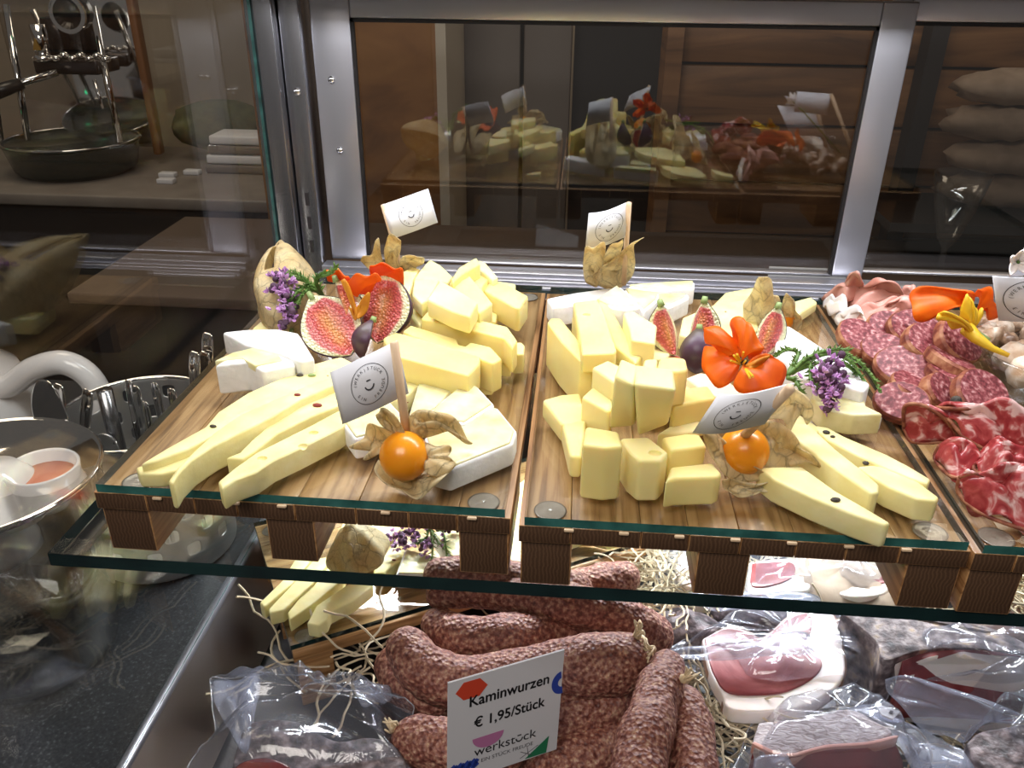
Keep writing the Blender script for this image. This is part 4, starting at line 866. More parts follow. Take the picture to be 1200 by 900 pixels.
sprig('green needle herb sprig with purple blossom over the white wedge, middle board',
  [gz([(330, 560, .13), (420, 480, .16), (530, 440, .17), (630, 440, .17)]), gz([(350, 540, .13), (470, 470, .16), (600, 460, .15), (700, 530, .12), (770, 640, .06)]), gz([(350, 550, .13), (500, 460, .16), (620, 490, .14), (680, 570, .11), (700, 625, .08)]),
   gz([(330, 560, .13), (380, 460, .16), (330, 440, .17), (275, 470, .17)]), gz([(330, 570, .13), (370, 590, .12), (400, 645, .11)]), gz([(340, 550, .13), (430, 500, .15), (440, 590, .13), (470, 620, .13)]), gz([(360, 540, .13), (480, 500, .15), (560, 490, .16)]), gz([(560, 490, .16), (620, 520, .12), (655, 555, .11)])],
  [tuple(gz([(530, 530, .155)])[0])+(.035, 36), tuple(gz([(495, 590, .14)])[0])+(.035, 30), tuple(gz([(545, 650, .12)])[0])+(.03, 26), tuple(gz([(515, 705, .09)])[0])+(.012, 6)], needles=.014, nsp=9)
print('cheese done')

# ================================================================= CURED MEATS ON THE RIGHT BOARD
def sheet(name, label, k, pts, mat, base_pt=None, bulge=.02, ripple=.006, nrip=4, solid=.006, group=None, cat='meat slice', parent=None, jit=.02, nt=7, kind=None):
    R_ = [at(*p) for p in px(k, pts)]
    B = at(*px(k, [base_pt])[0]) if base_pt else sum(R_, Vector())/len(R_)
    V, Fc = sheetg(B, R_, nt=nt, res=6, bulge=bulge, ripple=ripple, nrip=nrip, closed=True, jit=jit)
    o = obj(name, V, Fc, mat, parent, smooth=True, solid=solid)
    if parent is None: tag(o, label, cat, group)
    if kind: o['kind'] = kind
    return o
GH = 'folded ham slices on the right board'
sheet('ham_slice', 'pale ham slice standing up at the rear left corner, right board', 'M', [(60, 240, .02), (180, 160, .09), (215, 115, .14), (270, 95, .17), (290, 150, .13), (285, 200, .08), (190, 260, .05), (130, 260, .02)], m_hamp, group=GH, jit=.03)
sheet('ham_slice', 'wide pink ham slice with herbed edge at the rear, right board', 'M', [(205, 200, .07), (290, 180, .10), (400, 150, .14), (500, 170, .13), (520, 230, .09), (400, 255, .08), (240, 300, .05), (215, 290, .03)], m_hamp, group=GH, jit=.03)
sheet('ham_slice', 'pink ham slice beside the orange blossom at the rear, right board', 'M', [(515, 185, .11), (560, 170, .12), (590, 200, .11), (580, 290, .07), (540, 260, .07)], m_hamp, group=GH)
sheet('ham_slice', 'folded ham slice in the middle of its group, right board', 'M', [(235, 335, .05), (330, 270, .09), (450, 240, .11), (500, 245, .11), (430, 330, .08), (330, 370, .05), (260, 390, .03)], m_hamp, group=GH, jit=.03)
sheet('ham_slice', 'rounded ham slice curling above the salami, right board', 'M', [(400, 310, .08), (450, 260, .12), (540, 235, .13), (565, 290, .11), (500, 350, .07), (380, 380, .05), (360, 360, .05)], m_hamp, group=GH, jit=.03)
sheet('ham_slice', 'ham slice lowest of its group touching the salami pieces, right board', 'M', [(180, 410, .01), (270, 380, .04), (400, 360, .07), (560, 310, .09), (640, 370, .06), (500, 400, .04), (350, 420, .02), (200, 430, .01)], m_hamp, group=GH, jit=.03)
sheet('ham_slice', 'white fatty ham edge lying at left, upper of two, right board', 'M', [(75, 255, .02), (130, 250, .05), (200, 280, .06), (190, 330, .04), (120, 320, .02), (80, 290, .015)], m_fat, group=GH, ripple=.012, jit=.04)
sheet('ham_slice', 'white fatty ham edge lying at left, lower of two, right board', 'M', [(135, 350, .02), (200, 330, .05), (310, 350, .06), (300, 390, .03), (200, 400, .015)], m_fat, group=GH, ripple=.012, jit=.04)
# salami slices: short discs turned every way
def salami(label, x, y, z, r, nrm, th=.034, ax=1.2):
    c = at(*px('M', [(x, y)])[0], z); n, u, v = frame(nrm); N = 30
    rs = random.Random(int(x+y)); ph = rs.random()*6; r *= .84; nrm = (nrm[0]+rs.uniform(-.28, .28), nrm[1]+rs.uniform(-.1, .25), nrm[2])
    def ringv(off, k): return [c+n*off+u*(r*ax*k*math.cos(2*PI*i/N)*(1+.03*math.sin(3*2*PI*i/N+ph)))+v*(r*k*math.sin(2*PI*i/N)*(1+.04*math.cos(2*2*PI*i/N+ph))) for i in range(N)]
    t = thing('salami_slice', label, 'salami', (c.x, c.y, max(0, c.z-r*.5)), 'small salami slices on the right board')
    V = ringv(-th/2, .93)+ringv(-th/2*.6, 1)+ringv(th/2*.6, 1)+ringv(th/2, .93); Fc = [tuple(range(N))[::-1], tuple(range(3*N, 4*N))]
    for q in range(3):
        for i in range(N): Fc.append((q*N+i, q*N+(i+1) % N, (q+1)*N+(i+1) % N, (q+1)*N+i))
    obj('casing', V, Fc, m_casing, t, smooth=False)
    V = ringv(-th/2-.0012, .91)+ringv(th/2+.0012, .91); Fc = [tuple(range(N))[::-1], tuple(range(N, 2*N))]+[(i, (i+1) % N, N+(i+1) % N, N+i) for i in range(N)]
    obj('cut_face', V, Fc, m_salami, t)
SL = [('small salami slice farthest left, lying nearly flat under the ham', 262, 462, .05, .068, (.05, -.35, .9)),
 ('salami slice right of the leftmost one, tucked below ham', 430, 405, .055, .062, (.05, -.5, .85)),
 ('salami slice with red rim right below the folded ham', 575, 415, .07, .078, (.1, -.45, .85)),
 ('thick salami piece left of centre, second row', 410, 535, .045, .062, (-.25, -.35, .85)),
 ('large round salami slice whose full mottled face shows', 520, 628, .045, .074, (-.15, -.45, .85)),
 ('salami slice propped on others in the centre of the heap', 640, 495, .085, .070, (.3, -.45, .8)),
 ('salami slice leaning flat below the yellow flower', 825, 482, .10, .080, (.45, -.5, .75)),
 ('salami slice beneath the propped centre one, edge showing', 620, 560, .055, .068, (.3, -.2, .9)),
 ('thin salami slice on its edge by the bowl, upper of two', 780, 600, .075, .072, (.35, .05, .95)),
 ('thin salami slice on its edge by the bowl, lower of two', 800, 678, .055, .076, (.15, .0, .98)),
 ('grey-tinged salami slice below the round full-faced one', 555, 745, .05, .060, (.2, -.1, .95)),
 ('squarish salami piece pointing up, lower centre of heap', 710, 760, .055, .055, (.5, -.45, .7)),
 ('large salami slice leaning beside the glass bowl, lower right', 950, 790, .07, .082, (.35, -.5, .8)),
 ('salami slice low at left, above the big folded slices', 515, 830, .035, .066, (-.3, -.5, .8)),
 ('darker salami slice peeping from the heap below the centre', 720, 715, .025, .06, (.1, -.2, .95))]
for a in SL: salami(*a)
V, Fc = blob(at(*px('M', [(822, 818)])[0], .085), .012, 10, 7, .3); tag(obj('peppercorn', V, Fc, m_pepper, smooth=True), 'single black peppercorn on the salami heap, right board', 'spice')
GL = 'large folded salami slices at the front of the right board'
def bigsal(lb, pts, base=None, **k):
    R_ = [at(*p) for p in px('N', pts)]; B = at(*px('N', [base])[0]) if base else sum(R_, Vector())/len(R_)
    t = thing('large_salami_slice', lb, 'salami', (B.x, B.y, min(p.z for p in R_)), GL)
    V, Fc = sheetg(B, R_, nt=9, res=7, closed=True, **k); obj('meat', V, Fc, m_salami2, t, smooth=True, solid=.007)
    P = [Vector(p) for p in crom([tuple(p) for p in R_]+[tuple(R_[0])], 7)]; V, Fc = tubeg(P, .0048, 6); obj('casing', V, Fc, m_casing, t, smooth=True)
bigsal('large salami slice folded upright at the left, by the plate gap', [(355, 250, .03), (362, 100, .10), (480, 88, .11), (600, 150, .10), (700, 250, .07), (745, 340, .03), (600, 350, .02), (420, 345, .01)], bulge=.03, ripple=.006, nrip=3, jit=.02)
bigsal('largest pink salami slice draped across the right edge, topmost', [(580, 105, .10), (760, 115, .13), (1000, 110, .14), (1300, 150, .15), (1350, 330, .10), (1200, 430, .06), (980, 410, .06), (800, 330, .07), (680, 200, .09)], bulge=.025, ripple=.014, nrip=5, jit=.04)
bigsal('dark red salami fold underneath the largest slice', [(610, 370, .05), (760, 370, .07), (880, 420, .06), (860, 520, .04), (740, 600, .03), (650, 560, .02), (575, 460, .02)], bulge=.03, ripple=.012, nrip=3, jit=.03)
bigsal('wavy red salami slice in the middle right of the front folds', [(880, 440, .055), (1000, 430, .07), (1300, 430, .08), (1320, 600, .05), (1100, 620, .04), (950, 590, .05), (850, 540, .045)], bulge=.03, ripple=.016, nrip=5, jit=.04)
bigsal('lowest large salami slice at the front right corner', [(745, 600, .05), (850, 570, .07), (1000, 610, .07), (1320, 640, .06), (1330, 960, .01), (1100, 930, .005), (850, 820, .005), (740, 700, .02)], bulge=.03, ripple=.016, nrip=5, jit=.05)
# rear blossoms
r = thing('nasturtium_blossom', 'orange nasturtium with folded petals at the rear of the right board', 'flower', at(1110, 370, .08), 'orange nasturtiums')
petal('petal', r, 'X', (420, 640, .12), [(200, 640, .12), (60, 715, .12), (-70, 690, .13), (-95, 560, .16), (-80, 450, .19), (100, 430, .20), (380, 455, .20), (350, 560, .16), (350, 620, .13)], m_nast, bulge=.04, ripple=.008)
petal('petal', r, 'X', (470, 660, .12), [(440, 520, .16), (500, 440, .20), (590, 430, .21), (640, 540, .18), (690, 680, .13), (600, 690, .12), (540, 640, .12), (500, 680, .11)], m_nast, bulge=.04, ripple=.01)
yl = thing('yellow_flower', 'small yellow flower with long spur resting over the glass bowl', 'flower', at(1150, 400, .1))
petal('petal', yl, 'X', (430, 810, .14), [(325, 700, .17), (350, 590, .21), (400, 480, .24), (445, 560, .22), (480, 620, .20), (470, 720, .17)], m_yel, ripple=.004)
petal('petal', yl, 'X', (440, 850, .14), [(380, 800, .15), (300, 690, .19), (200, 645, .21), (145, 655, .20), (130, 700, .19), (190, 680, .18), (270, 790, .15)], m_yel, ripple=.004)
petal('petal', yl, 'X', (450, 800, .14), [(440, 760, .15), (480, 700, .17), (520, 610, .20), (540, 650, .19), (500, 730, .16)], m_yel, ripple=.003)
V, Fc = tubeg([at(*px('X', [(400, 790)])[0], .15), at(*px('X', [(480, 870)])[0], .14), at(*px('X', [(620, 960)])[0], .12), at(*px('M', [(1115, 560)])[0], .11)], [.02, .016, .009, .006], 10); obj('spur', V, Fc, m_yel, yl, smooth=True)
V, Fc = tubeg([at(*px('X', [(440, 790)])[0], .14), at(*px('X', [(590, 890)])[0], .13)], [.006, .007], 8); obj('stem', V, Fc, m_green2, yl, smooth=True)
# glass bowl with creamy salad
cb = at(1222, 462, .0); br = .19
t = thing('glass_bowl', 'round clear glass bowl at the right photo edge', 'bowl', (cb.x, cb.y, .001))
V, Fc = latheg([(0, .0), (.10, 0), (.13, .01), (br, .10), (br+.006, .125), (br, .128), (br-.008, .122), (br-.018, .10), (.12, .02), (0, .012)], (cb.x, cb.y, .001), 48); obj('bowl', V, Fc, m_jar, t, smooth=True)
rs = random.Random(3); parts = []
for i in range(34): a = rs.uniform(0, 2*PI); q = rs.uniform(0, .115); parts.append(blob((cb.x+q*math.cos(a), cb.y+q*math.sin(a), .05+rs.uniform(0, .05)), rs.uniform(.025, .042), 10, 7, .5))
V, Fc = join(parts); o = obj('creamy_salad', V, Fc, m_cream, smooth=True); tag(o, 'creamy pale chunks filling the glass bowl', 'food', kind='stuff')
parts = []
for i in range(46):
    c = at(rs.uniform(1148, 1225), rs.uniform(375, 400), .03+rs.uniform(0, .06)); parts.append(blob(c, rs.uniform(.018, .034), 9, 6, .6))
V, Fc = join(parts); o = obj('brown_salad', V, Fc, m_mush, smooth=True); tag(o, 'brown and cream chopped salad heap behind the glass bowl', 'food', kind='stuff')
# paper flag at the right and white flower
flag('large white paper flag standing by the bowl at the right photo edge', (1163, 324, .30), (1250, 325, .30), (1170, 375, .16), [(1250, 322, .30), (1250, 420, .05)], logo=(.52, .5, .46), parts_curl=.004)
flag('second paper flag behind the right one, mostly outside the photo', (1205, 283, .38), (1262, 275, .38), (1183, 324, .28), [(1262, 275, .38), (1255, 390, .05)], logo=(.6, .5, .40), parts_curl=.004)
t = thing('white_flower', 'small white starry flower at the top of the right flag', 'flower', at(1192, 305, .34))
for a, b in ((0, .9), (60, .9), (120, .9), (180, .9), (240, .9), (300, .9)):
    V, Fc = leafg(at(1192, 306, .33), (math.cos(math.radians(a)), -.4, math.sin(math.radians(a))+.3), (0, -1, .4), .055, .013, .5, 6); obj('petal', V, Fc, m_fat, t, smooth=True, solid=.003)
V, Fc = tubeg([at(1193, 307, .33), at(1200, 320, .28), at(1215, 360, .12)], .004, 8); obj('stem', V, Fc, m_green, t, smooth=True)

# ================================================================= BOARD BELOW THE SHELF
GW = 'cheese sticks on the board below the shelf'
zl = ZL
WL = [('leftmost cheese stick tip overhanging the lower board', [(90, 548), (190, 450), (250, 350), (330, 345), (240, 460), (110, 568)]),
 ('second cheese stick from the left on the lower board', [(130, 575), (240, 460), (330, 355), (420, 340), (330, 460), (195, 580), (135, 595)]),
 ('third cheese stick from the left with broken tip, lower board', [(213, 592), (300, 480), (400, 350), (500, 330), (455, 450), (335, 548), (222, 625)]),
 ('front cheese stick lying alone on bare wood, lower board', [(298, 640), (340, 560), (480, 465), (592, 468), (500, 540), (400, 590), (388, 622), (350, 650)])]
for i, (lb, pl) in enumerate(WL): piece('cheese_stick', lb, 'W', pl, zl+.001+.012*(i % 2), .055, m_cheese3, group=GW)
piece('cheese_slice', 'broad cheese slice behind the husk, lower board', 'W', [(480, 150), (600, 130), (720, 165), (720, 215), (620, 300), (560, 300), (430, 320), (440, 230)], zl+.03, .05, m_cheese3, group='slices on the lower board')
o = piece('cheese_slice', 'cheese slice with red fleck between husk and herb flowers, lower board', 'W', [(600, 310), (690, 225), (760, 330), (690, 370), (640, 420), (590, 420)], zl+.001, .05, m_cheese3, group='slices on the lower board'); corn(o, 'W', 682, 362, zl+.053, .012, m_chili)
brie('soft cheese wedge with pale paste below the herb flowers, lower board', 'W', [(688, 425), (730, 310), (870, 345), (918, 390), (880, 430)], zl+.001, .065)
brie('white-rinded wedge behind the herb stems, lower board', 'W', [(850, 240), (950, 215), (1010, 240), (1000, 370), (930, 350)], zl+.03, .07)
piece('cheese_cube', 'pale cheese block at the far left of the lower board', 'W', [(128, 128), (185, 128), (190, 235), (128, 232)], zl+.001, .05, m_cheese2, group='slices on the lower board')
piece('cheese_slice', 'pale cheese slice seen through the gap between the upper boards', 'P', [(598, 575), (616, 560), (618, 660), (597, 662)], zl+.02, .06, m_cheese2, group='slices on the lower board')
piece('cheese_slice', 'thin cheese tips at the right end of the lower board', 'P', [(672, 622), (700, 625), (733, 634), (712, 638), (690, 632)], zl+.001, .03, m_cheese3, group='slices on the lower board')
piece('cheese_slice', 'pale cheese slice hidden under the middle foot, lower board', 'P', [(640, 600), (672, 610), (690, 625), (650, 640), (625, 620)], zl+.001, .05, m_cheese2, group='slices on the lower board')
lantern('pale closed physalis husk on the lower board', at(427, 668, zl+.10), at(408, 612, zl+.28), .115, ribs=6)
wz = lambda l: px('W', [(p[0], p[1], p[2]+zl) for p in l])
sprig('green herb with purple blossoms on the lower board', [wz([(800, 170, .13), (830, 250, .13), (780, 290, .10)]), wz([(850, 170, .15), (900, 250, .14), (915, 350, .10)]), wz([(830, 170, .14), (850, 280, .12), (848, 370, .09)]), wz([(820, 170, .14), (880, 230, .15), (930, 210, .15)]), wz([(820, 180, .14), (860, 260, .13), (900, 310, .10)])],
  [tuple(wz([(710, 260, .12)])[0])+(.045, 40), tuple(wz([(770, 235, .12)])[0])+(.04, 30), tuple(wz([(820, 300, .10)])[0])+(.035, 24), tuple(wz([(910, 210, .15)])[0])+(.05, 40), tuple(wz([(960, 205, .14)])[0])+(.03, 20)])
r = thing('nasturtium_blossom', 'small piece of orange nasturtium on the lower board', 'flower', at(480, 606, zl+.1), 'orange nasturtiums')
petal('petal', r, 'W', (780, 210, zl+.12), [(690, 170, zl+.12), (700, 140, zl+.14), (800, 140, zl+.15), (830, 165, zl+.13), (790, 205, zl+.12)], m_nast)

# ================================================================= SAUSAGES
def sausage(label, path, knot=None):
    """path rows: px, py (Q frame), z, radius"""
    P = []
    for x, y, z, rr in path: p = at(*px('Q', [(x, y)])[0], z); P.append((p.x, p.y, p.z, rr))
    C4 = crom(P, 14 if len(P) < 5 else 11); n = len(C4)
    # rounded ends
    pts = [Vector(c[:3]) for c in C4]; rd = [c[3] for c in C4]
    d0 = (pts[0]-pts[1]).normalized(); d1 = (pts[-1]-pts[-2]).normalized()
    r0, r1 = rd[0], rd[-1]
    pre = [(pts[0]+d0*r0*math.sin(a), r0*math.cos(a)) for a in (1.45, 1.15, .8, .4)]; post = [(pts[-1]+d1*r1*math.sin(a), r1*math.cos(a)) for a in (.4, .8, 1.15, 1.45)]
    pts = [p for p, _ in pre]+pts+[p for p, _ in post]; rd = [q for _, q in pre]+rd+[q for _, q in post]
    c = pts[len(pts)//2]; t = thing('dried_sausage', label, 'sausage', (c.x, c.y, min(p.z-q for p, q in zip(pts, rd))), 'dried smoked sausages heaped below the shelf')
    V, Fc = tubeg(pts, rd, 40, disp=lambda v: .010*noise.noise(v*9)+.006*noise.noise(v*26)+.0032*noise.noise(v*60))
    obj('skin', V, Fc, m_saus, t, smooth=True)
    for kx, ky, kz, dx, dy in (knot or []):
        K = at(*px('Q', [(kx, ky)])[0], kz); rs_ = random.Random(int(kx)); parts = [blob(K, .014, 8, 6, .3)]
        for i in range(11):
            e = at(*px('Q', [(kx+dx*rs_.uniform(.4, 1.1)+rs_.uniform(-16, 16), ky+dy*rs_.uniform(.4, 1.1)+rs_.uniform(-16, 16))])[0], kz+rs_.uniform(-.01, .05))
            parts.append(tubeg([K, K.lerp(e, .5)+Vector((rs_.uniform(-.01, .01),)*3), e], [.004, .0035, .0025], 5))
        V, Fc = join(parts); obj('twine_end', V, Fc, m_string, t, smooth=True)
    return t
sausage('dried sausage farthest back, lying across the lower board', [(250, 100, -.84, .062), (400, 92, -.84, .064), (560, 125, -.86, .062), (700, 150, -.9, .06)])
sausage('dried sausage with pale end peeping right behind the shelf edge', [(700, 130, -.98, .055), (790, 120, -.97, .062), (860, 105, -.97, .058)])
sausage('long curved dried sausage running to the right end of the top row', [(245, 165, -.90, .048), (380, 155, -.88, .052), (540, 170, -.86, .064), (700, 205, -.86, .070), (860, 240, -.88, .070), (960, 300, -.95, .066)], [(915, 295, -.80, 30, 60)])
sausage('dried sausage with rounded left end, second from the top', [(240, 265, -.93, .060), (340, 310, -.92, .070), (480, 305, -.91, .072), (620, 290, -.93, .066), (780, 290, -1.0, .06)])
sausage('dark dried sausage deep between the second and third ones', [(300, 350, -1.08, .06), (480, 380, -1.08, .065), (700, 350, -1.08, .06)])
sausage('thick dried sausage with raised left end, passing behind the sign', [(135, 345, -.88, .068), (190, 410, -.90, .076), (290, 450, -.93, .078), (440, 440, -.92, .074), (600, 410, -.89, .080), (740, 405, -.85, .094), (860, 390, -.84, .088)], [(905, 300, -.76, 5, -40)])
sausage('dried sausage end bulging at far left under the raised one', [(95, 400, -1.02, .066), (130, 460, -1.03, .074), (230, 500, -1.02, .074)])
sausage('dried sausage lower left with twine on its tip beside the film bag', [(160, 655, -.95, .066), (280, 670, -.94, .074), (440, 680, -.95, .074)], [(110, 612, -.92, -45, -30)])
sausage('shaded dried sausage right of the sign below the thick one', [(400, 560, -1.0, .08), (600, 560, -.98, .085), (760, 540, -.97, .085), (860, 510, -.97, .075)])
sausage('dark dried sausage at the bottom behind the lower sign corner', [(600, 740, -1.06, .08), (760, 690, -1.04, .085), (880, 610, -1.04, .075)])
sausage('upright dried sausage with white casing tip, left one of the tied pair', [(1000, 410, -.82, .056), (970, 520, -.80, .066), (935, 640, -.79, .070), (905, 800, -.80, .070)], [(1060, 445, -.76, 42, -35), (955, 345, -.80, -8, 40)])
sausage('upright dried sausage, right one of the tied pair', [(1065, 530, -.86, .054), (1085, 620, -.86, .064), (1090, 800, -.86, .066)])

# ---- price sign
def mark(fr, g, mat, name, t, off=.0035):
    O, u, v, n = fr; V, Fc = on_plane(g, O, u, v, n, off); obj(name, V, Fc, mat, t)
TL = atY(525, 800, 1.44); TR_c = atY(661, 761, 1.60); 
BL = atY(524, 921, 1.42)
BRt = TR_c+BL-TL
t = thing('price_sign', 'printed paper sign with black lettering among the sausages', 'sign', (TL.x, TL.y, BL.z))
V, Fc = [BL, BRt, TR_c, TL], [(0, 1, 2, 3)]; obj('card', V, Fc, m_paper, t, solid=.005)
W_, H_ = 780, 660       # drawing frame of the sign: x right, y up from the lower left corner
uu = (TR_c-TL)/W_; vv = (TL-BL)/H_; nn = uu.cross(vv).normalized()
if nn.dot(CAM-TL) < 0: nn = -nn
FR = (BL, uu, vv, nn)
def line_txt(s, cx, cy, size, mat, nm, sx=1.0, sy=1.0): g = text_mesh(s, size); mark(FR, xf2(g, sx, sy, cx, cy), mat, nm, t)
def bold(s, cx, cy, size, nm, e=.022):
    g = text_mesh(s, size); k = size*e
    mark(FR, join([xf2(g, 1.08, 1, cx+a, cy+b) for a, b in ((0, 0), (k, 0), (-k, 0), (0, k), (0, -k))]), m_ink, nm, t)
bold('Kaminwurzen', 410, 505, 92, 'product_lettering')
bold('€ 1,95/Stück', 415, 362, 88, 'price_lettering')
g1 = text_mesh('werkst', 92); g2 = text_mesh('ck', 92)
mark(FR, join([xf2(g1, 1.12, .9, 320, 170), xf2(g2, 1.12, .9, 566, 170), ringg(18, 27, PI, 2*PI, 14, 492, 172), rectg(478, 186, 506, 194)]), m_ink, 'shop_lettering', t)
line_txt('EIN STÜCK FREUDE', 410, 103, 34, m_inkl, 'small_lettering', 1.25)
hx = [Vector((150+105*math.cos(a), 600-15+62*math.sin(a), 0)) for a in [PI*i/3 for i in range(6)]]; mark(FR, (hx, [tuple(range(6))]), m_red, 'red_hexagon', t)
mark(FR, ringg(28, 74, .55*PI, 1.55*PI, 24, 778, 458), m_blue, 'blue_ring', t)
hc = [Vector((270+108*math.cos(a), 262+78*math.sin(a), 0)) for a in [PI+PI*i/14 for i in range(15)]]; mark(FR, (hc, [tuple(range(15))]), m_pink, 'pink_half_disc', t)
mark(FR, ([Vector((540, 10, 0)), Vector((700, 5, 0)), Vector((712, 118, 0))], [(0, 1, 2)]), m_grn, 'green_triangle', t)
mark(FR, join([rectg(500, 50, 640, 54, .4), rectg(500, 45, 600, 49, -.5), rectg(560, 10, 564, 90, .2)]), m_inkl, 'thin_lines', t)
zz = join([rectg(20+46*i, 70, 62+46*i, 130, .6) for i in range(4)]+[rectg(30+46*i, 50, 55+46*i, 130, -.6) for i in range(4)]); mark(FR, zz, m_blue, 'blue_zigzag', t)

# ================================================================= VACUUM PACKED MEATS
def film(label, k, outline, top, z_edge, t0=.5, mat=m_film, parent=None, wr=.02, seed=0, nt=12, skew=(0, 0)):
    """loose film over contents: flat seam outside, drawn up to `top` inside"""
    R_ = [at(p[0], p[1], z_edge+(p[2] if len(p) > 2 else 0)) for p in px(k, outline)]
    rm = [Vector(p) for p in crom([tuple(p) for p in R_]+[tuple(R_[0])], 7)][:-1]; N = len(rm)
    c = sum(rm, Vector())/N+Vector((skew[0], skew[1], 0)); V = [Vector((c.x, c.y, top))]; Fc = []
    for i in range(1, nt+1):
        q = i/nt; hh = 1 if q < t0 else (.5+.5*math.cos(PI*min(1, (q-t0)/(.93-t0))))
        for j, p in enumerate(rm):
            v = c.lerp(p, q); z = p.z+(top-p.z)*hh
            n1 = noise.noise(Vector((v.x*5+seed, v.y*5, j*.12))); n2 = abs(noise.noise(Vector((v.x*9, v.y*9+seed, 3))))
            ridge = abs(math.sin(j*.42+seed+1.5*noise.noise(v*3)))**10
            v.z = z+wr*(n1*1.1+n2*.8+ridge*1.2*q)*(1 if i < nt else .3); V.append(v)
    for j in range(N):
        l = (j+1) % N; Fc.append((0, 1+j, 1+l))
        for i in range(nt-1): a = 1+i*N; Fc.append((a+j, a+N+j, a+N+l, a+l))
    o = obj('film', V, Fc, mat, parent, smooth=True, solid=.0015, sub=1)
    P = [v for v in V[1+(nt-1)*N:]]; P.append(P[0]); V2, F2 = tubeg(P, .0022, 5); obj('seam', V2, F2, m_seam, parent, smooth=True)
    return o
m_seam = clear('film_seam', (.95, .96, 1), .25, .1, .35, (.85, .9, 1))
def fold(parent, k, pts, z=0, mat=None): 
    R_ = [at(p[0], p[1], z+(p[2] if len(p) > 2 else 0)) for p in px(k, pts)]
    V, Fc = sheetg(sum(R_, Vector())/len(R_), R_, nt=6, res=5, bulge=.012, ripple=.006, nrip=5, closed=True, jit=.03); return obj('film_fold', V, Fc, mat or m_film2, parent, smooth=True, solid=.0015)
def slabm(parent, name, k, pts, zt, zb, mat, bev=.015):
    tp = [at(p[0], p[1], zt+(p[2] if len(p) > 2 else 0)) for p in px(k, pts)]
    tp = [Vector(p) for p in crom([tuple(p) for p in tp]+[tuple(tp[0])], 4)][:-1]
    V, Fc = prismg(tp, 0, zb=zb); return obj(name, V, Fc, mat, parent, bev=bev, seg=3)
GV = 'vacuum packed meats below the shelf'
# ham with broad fat rim
c = at(905, 770, -1.1); t = thing('packed_ham', 'vacuum packed ham cut with dark red lean and broad white fat rim', 'packed meat', (c.x, c.y, -1.2), GV)
slabm(t, 'fat', 'R', [(312, 480), (420, 430), (520, 450), (580, 475), (700, 372), (790, 362), (885, 370), (930, 520), (935, 640), (850, 730), (700, 790), (450, 797), (395, 715), (345, 620)], -.99, -1.045, m_fat)
slabm(t, 'outer_rind', 'R', [(308, 485), (420, 425), (520, 445), (580, 470), (700, 367), (790, 357), (890, 365), (938, 520), (943, 645), (855, 738), (702, 800), (446, 806), (388, 718), (338, 622)], -1.005, -1.05, m_rindb)
slabm(t, 'lean_meat', 'R', [(322, 480), (420, 436), (520, 456), (577, 482), (640, 430), (705, 384), (782, 372), (790, 440), (770, 500), (820, 548), (838, 600), (795, 655), (700, 705), (600, 725), (430, 718), (365, 640), (335, 550)], -.984, -1.02, m_lean, .004)
film('', 'R', [(130, 545), (230, 490), (330, 432), (500, 405), (650, 360), (790, 335), (930, 385), (1050, 475), (1110, 560), (1128, 680), (1105, 760), (900, 800), (720, 838), (480, 835), (390, 770), (310, 650)], -.955, -1.08, .62, parent=t, wr=.013, seed=2)
fold(t, 'R', [(130, 545), (300, 510), (500, 505), (740, 445), (800, 530), (700, 555), (400, 572), (200, 575)], -.93)
# large ham right with spice crust
c = at(1120, 770, -1.1); t = thing('packed_ham', 'vacuum packed ham with speckled spice crust on top, right edge', 'packed meat', (c.x, c.y, -1.2), GV)
slabm(t, 'spice_crust', 'T', [(320, 215), (620, 225, .02), (900, 262, .02), (1080, 325), (1200, 400), (1200, 440), (1125, 398), (900, 375), (760, 375), (640, 390), (512, 425), (470, 335)], -.92, -1.20, m_crust, .03)
slabm(t, 'fat', 'T', [(512, 425, .0), (640, 388, .0), (760, 372, .0), (900, 372, .0), (1125, 398, 0), (1250, 470), (1250, 640, -.16), (1050, 620, -.16), (850, 600, -.16), (640, 560, -.15), (530, 500, -.08)], -.93, -1.22, m_fat, .01)
slabm(t, 'lean_meat', 'T', [(590, 430, .0), (700, 392, .0), (900, 380, .0), (1100, 405, 0), (1230, 470, -.02), (1230, 570, -.12), (1120, 600, -.14), (940, 590, -.14), (800, 540, -.10), (690, 510, -.07), (600, 500, -.05)], -.922, -1.16, m_lean, .003)
for pl in ([(615, 470), (640, 440), (700, 415), (745, 405), (735, 420), (660, 450), (640, 500), (620, 500)], [(860, 395), (960, 440), (1040, 430), (1040, 445), (940, 455), (850, 415)]):
    slabm(t, 'fat_streak', 'T', [(p[0], p[1], -(p[1]-390)*.0006) for p in pl], -.912, -.97, m_fat, .002)
film('', 'T', [(500, 400), (760, 350), (1000, 340), (1250, 400), (1280, 640), (1125, 690), (900, 600), (640, 520), (520, 540)], -.90, -1.06, .55, parent=t, wr=.012, seed=5)
fold(t, 'T', [(515, 510, .02), (640, 500, .03), (880, 570, 0), (1125, 680, -.04), (1080, 700, -.05), (950, 712, -.06), (870, 780, -.08), (800, 770, -.08), (700, 740, -.06), (600, 650, -.02), (530, 570, .0)], -.93)
fold(t, 'T', [(690, 510, .04), (900, 480, .05), (1130, 395, .06), (1160, 460, .05), (1130, 520, .04), (900, 520, .04)], -.93, m_film)
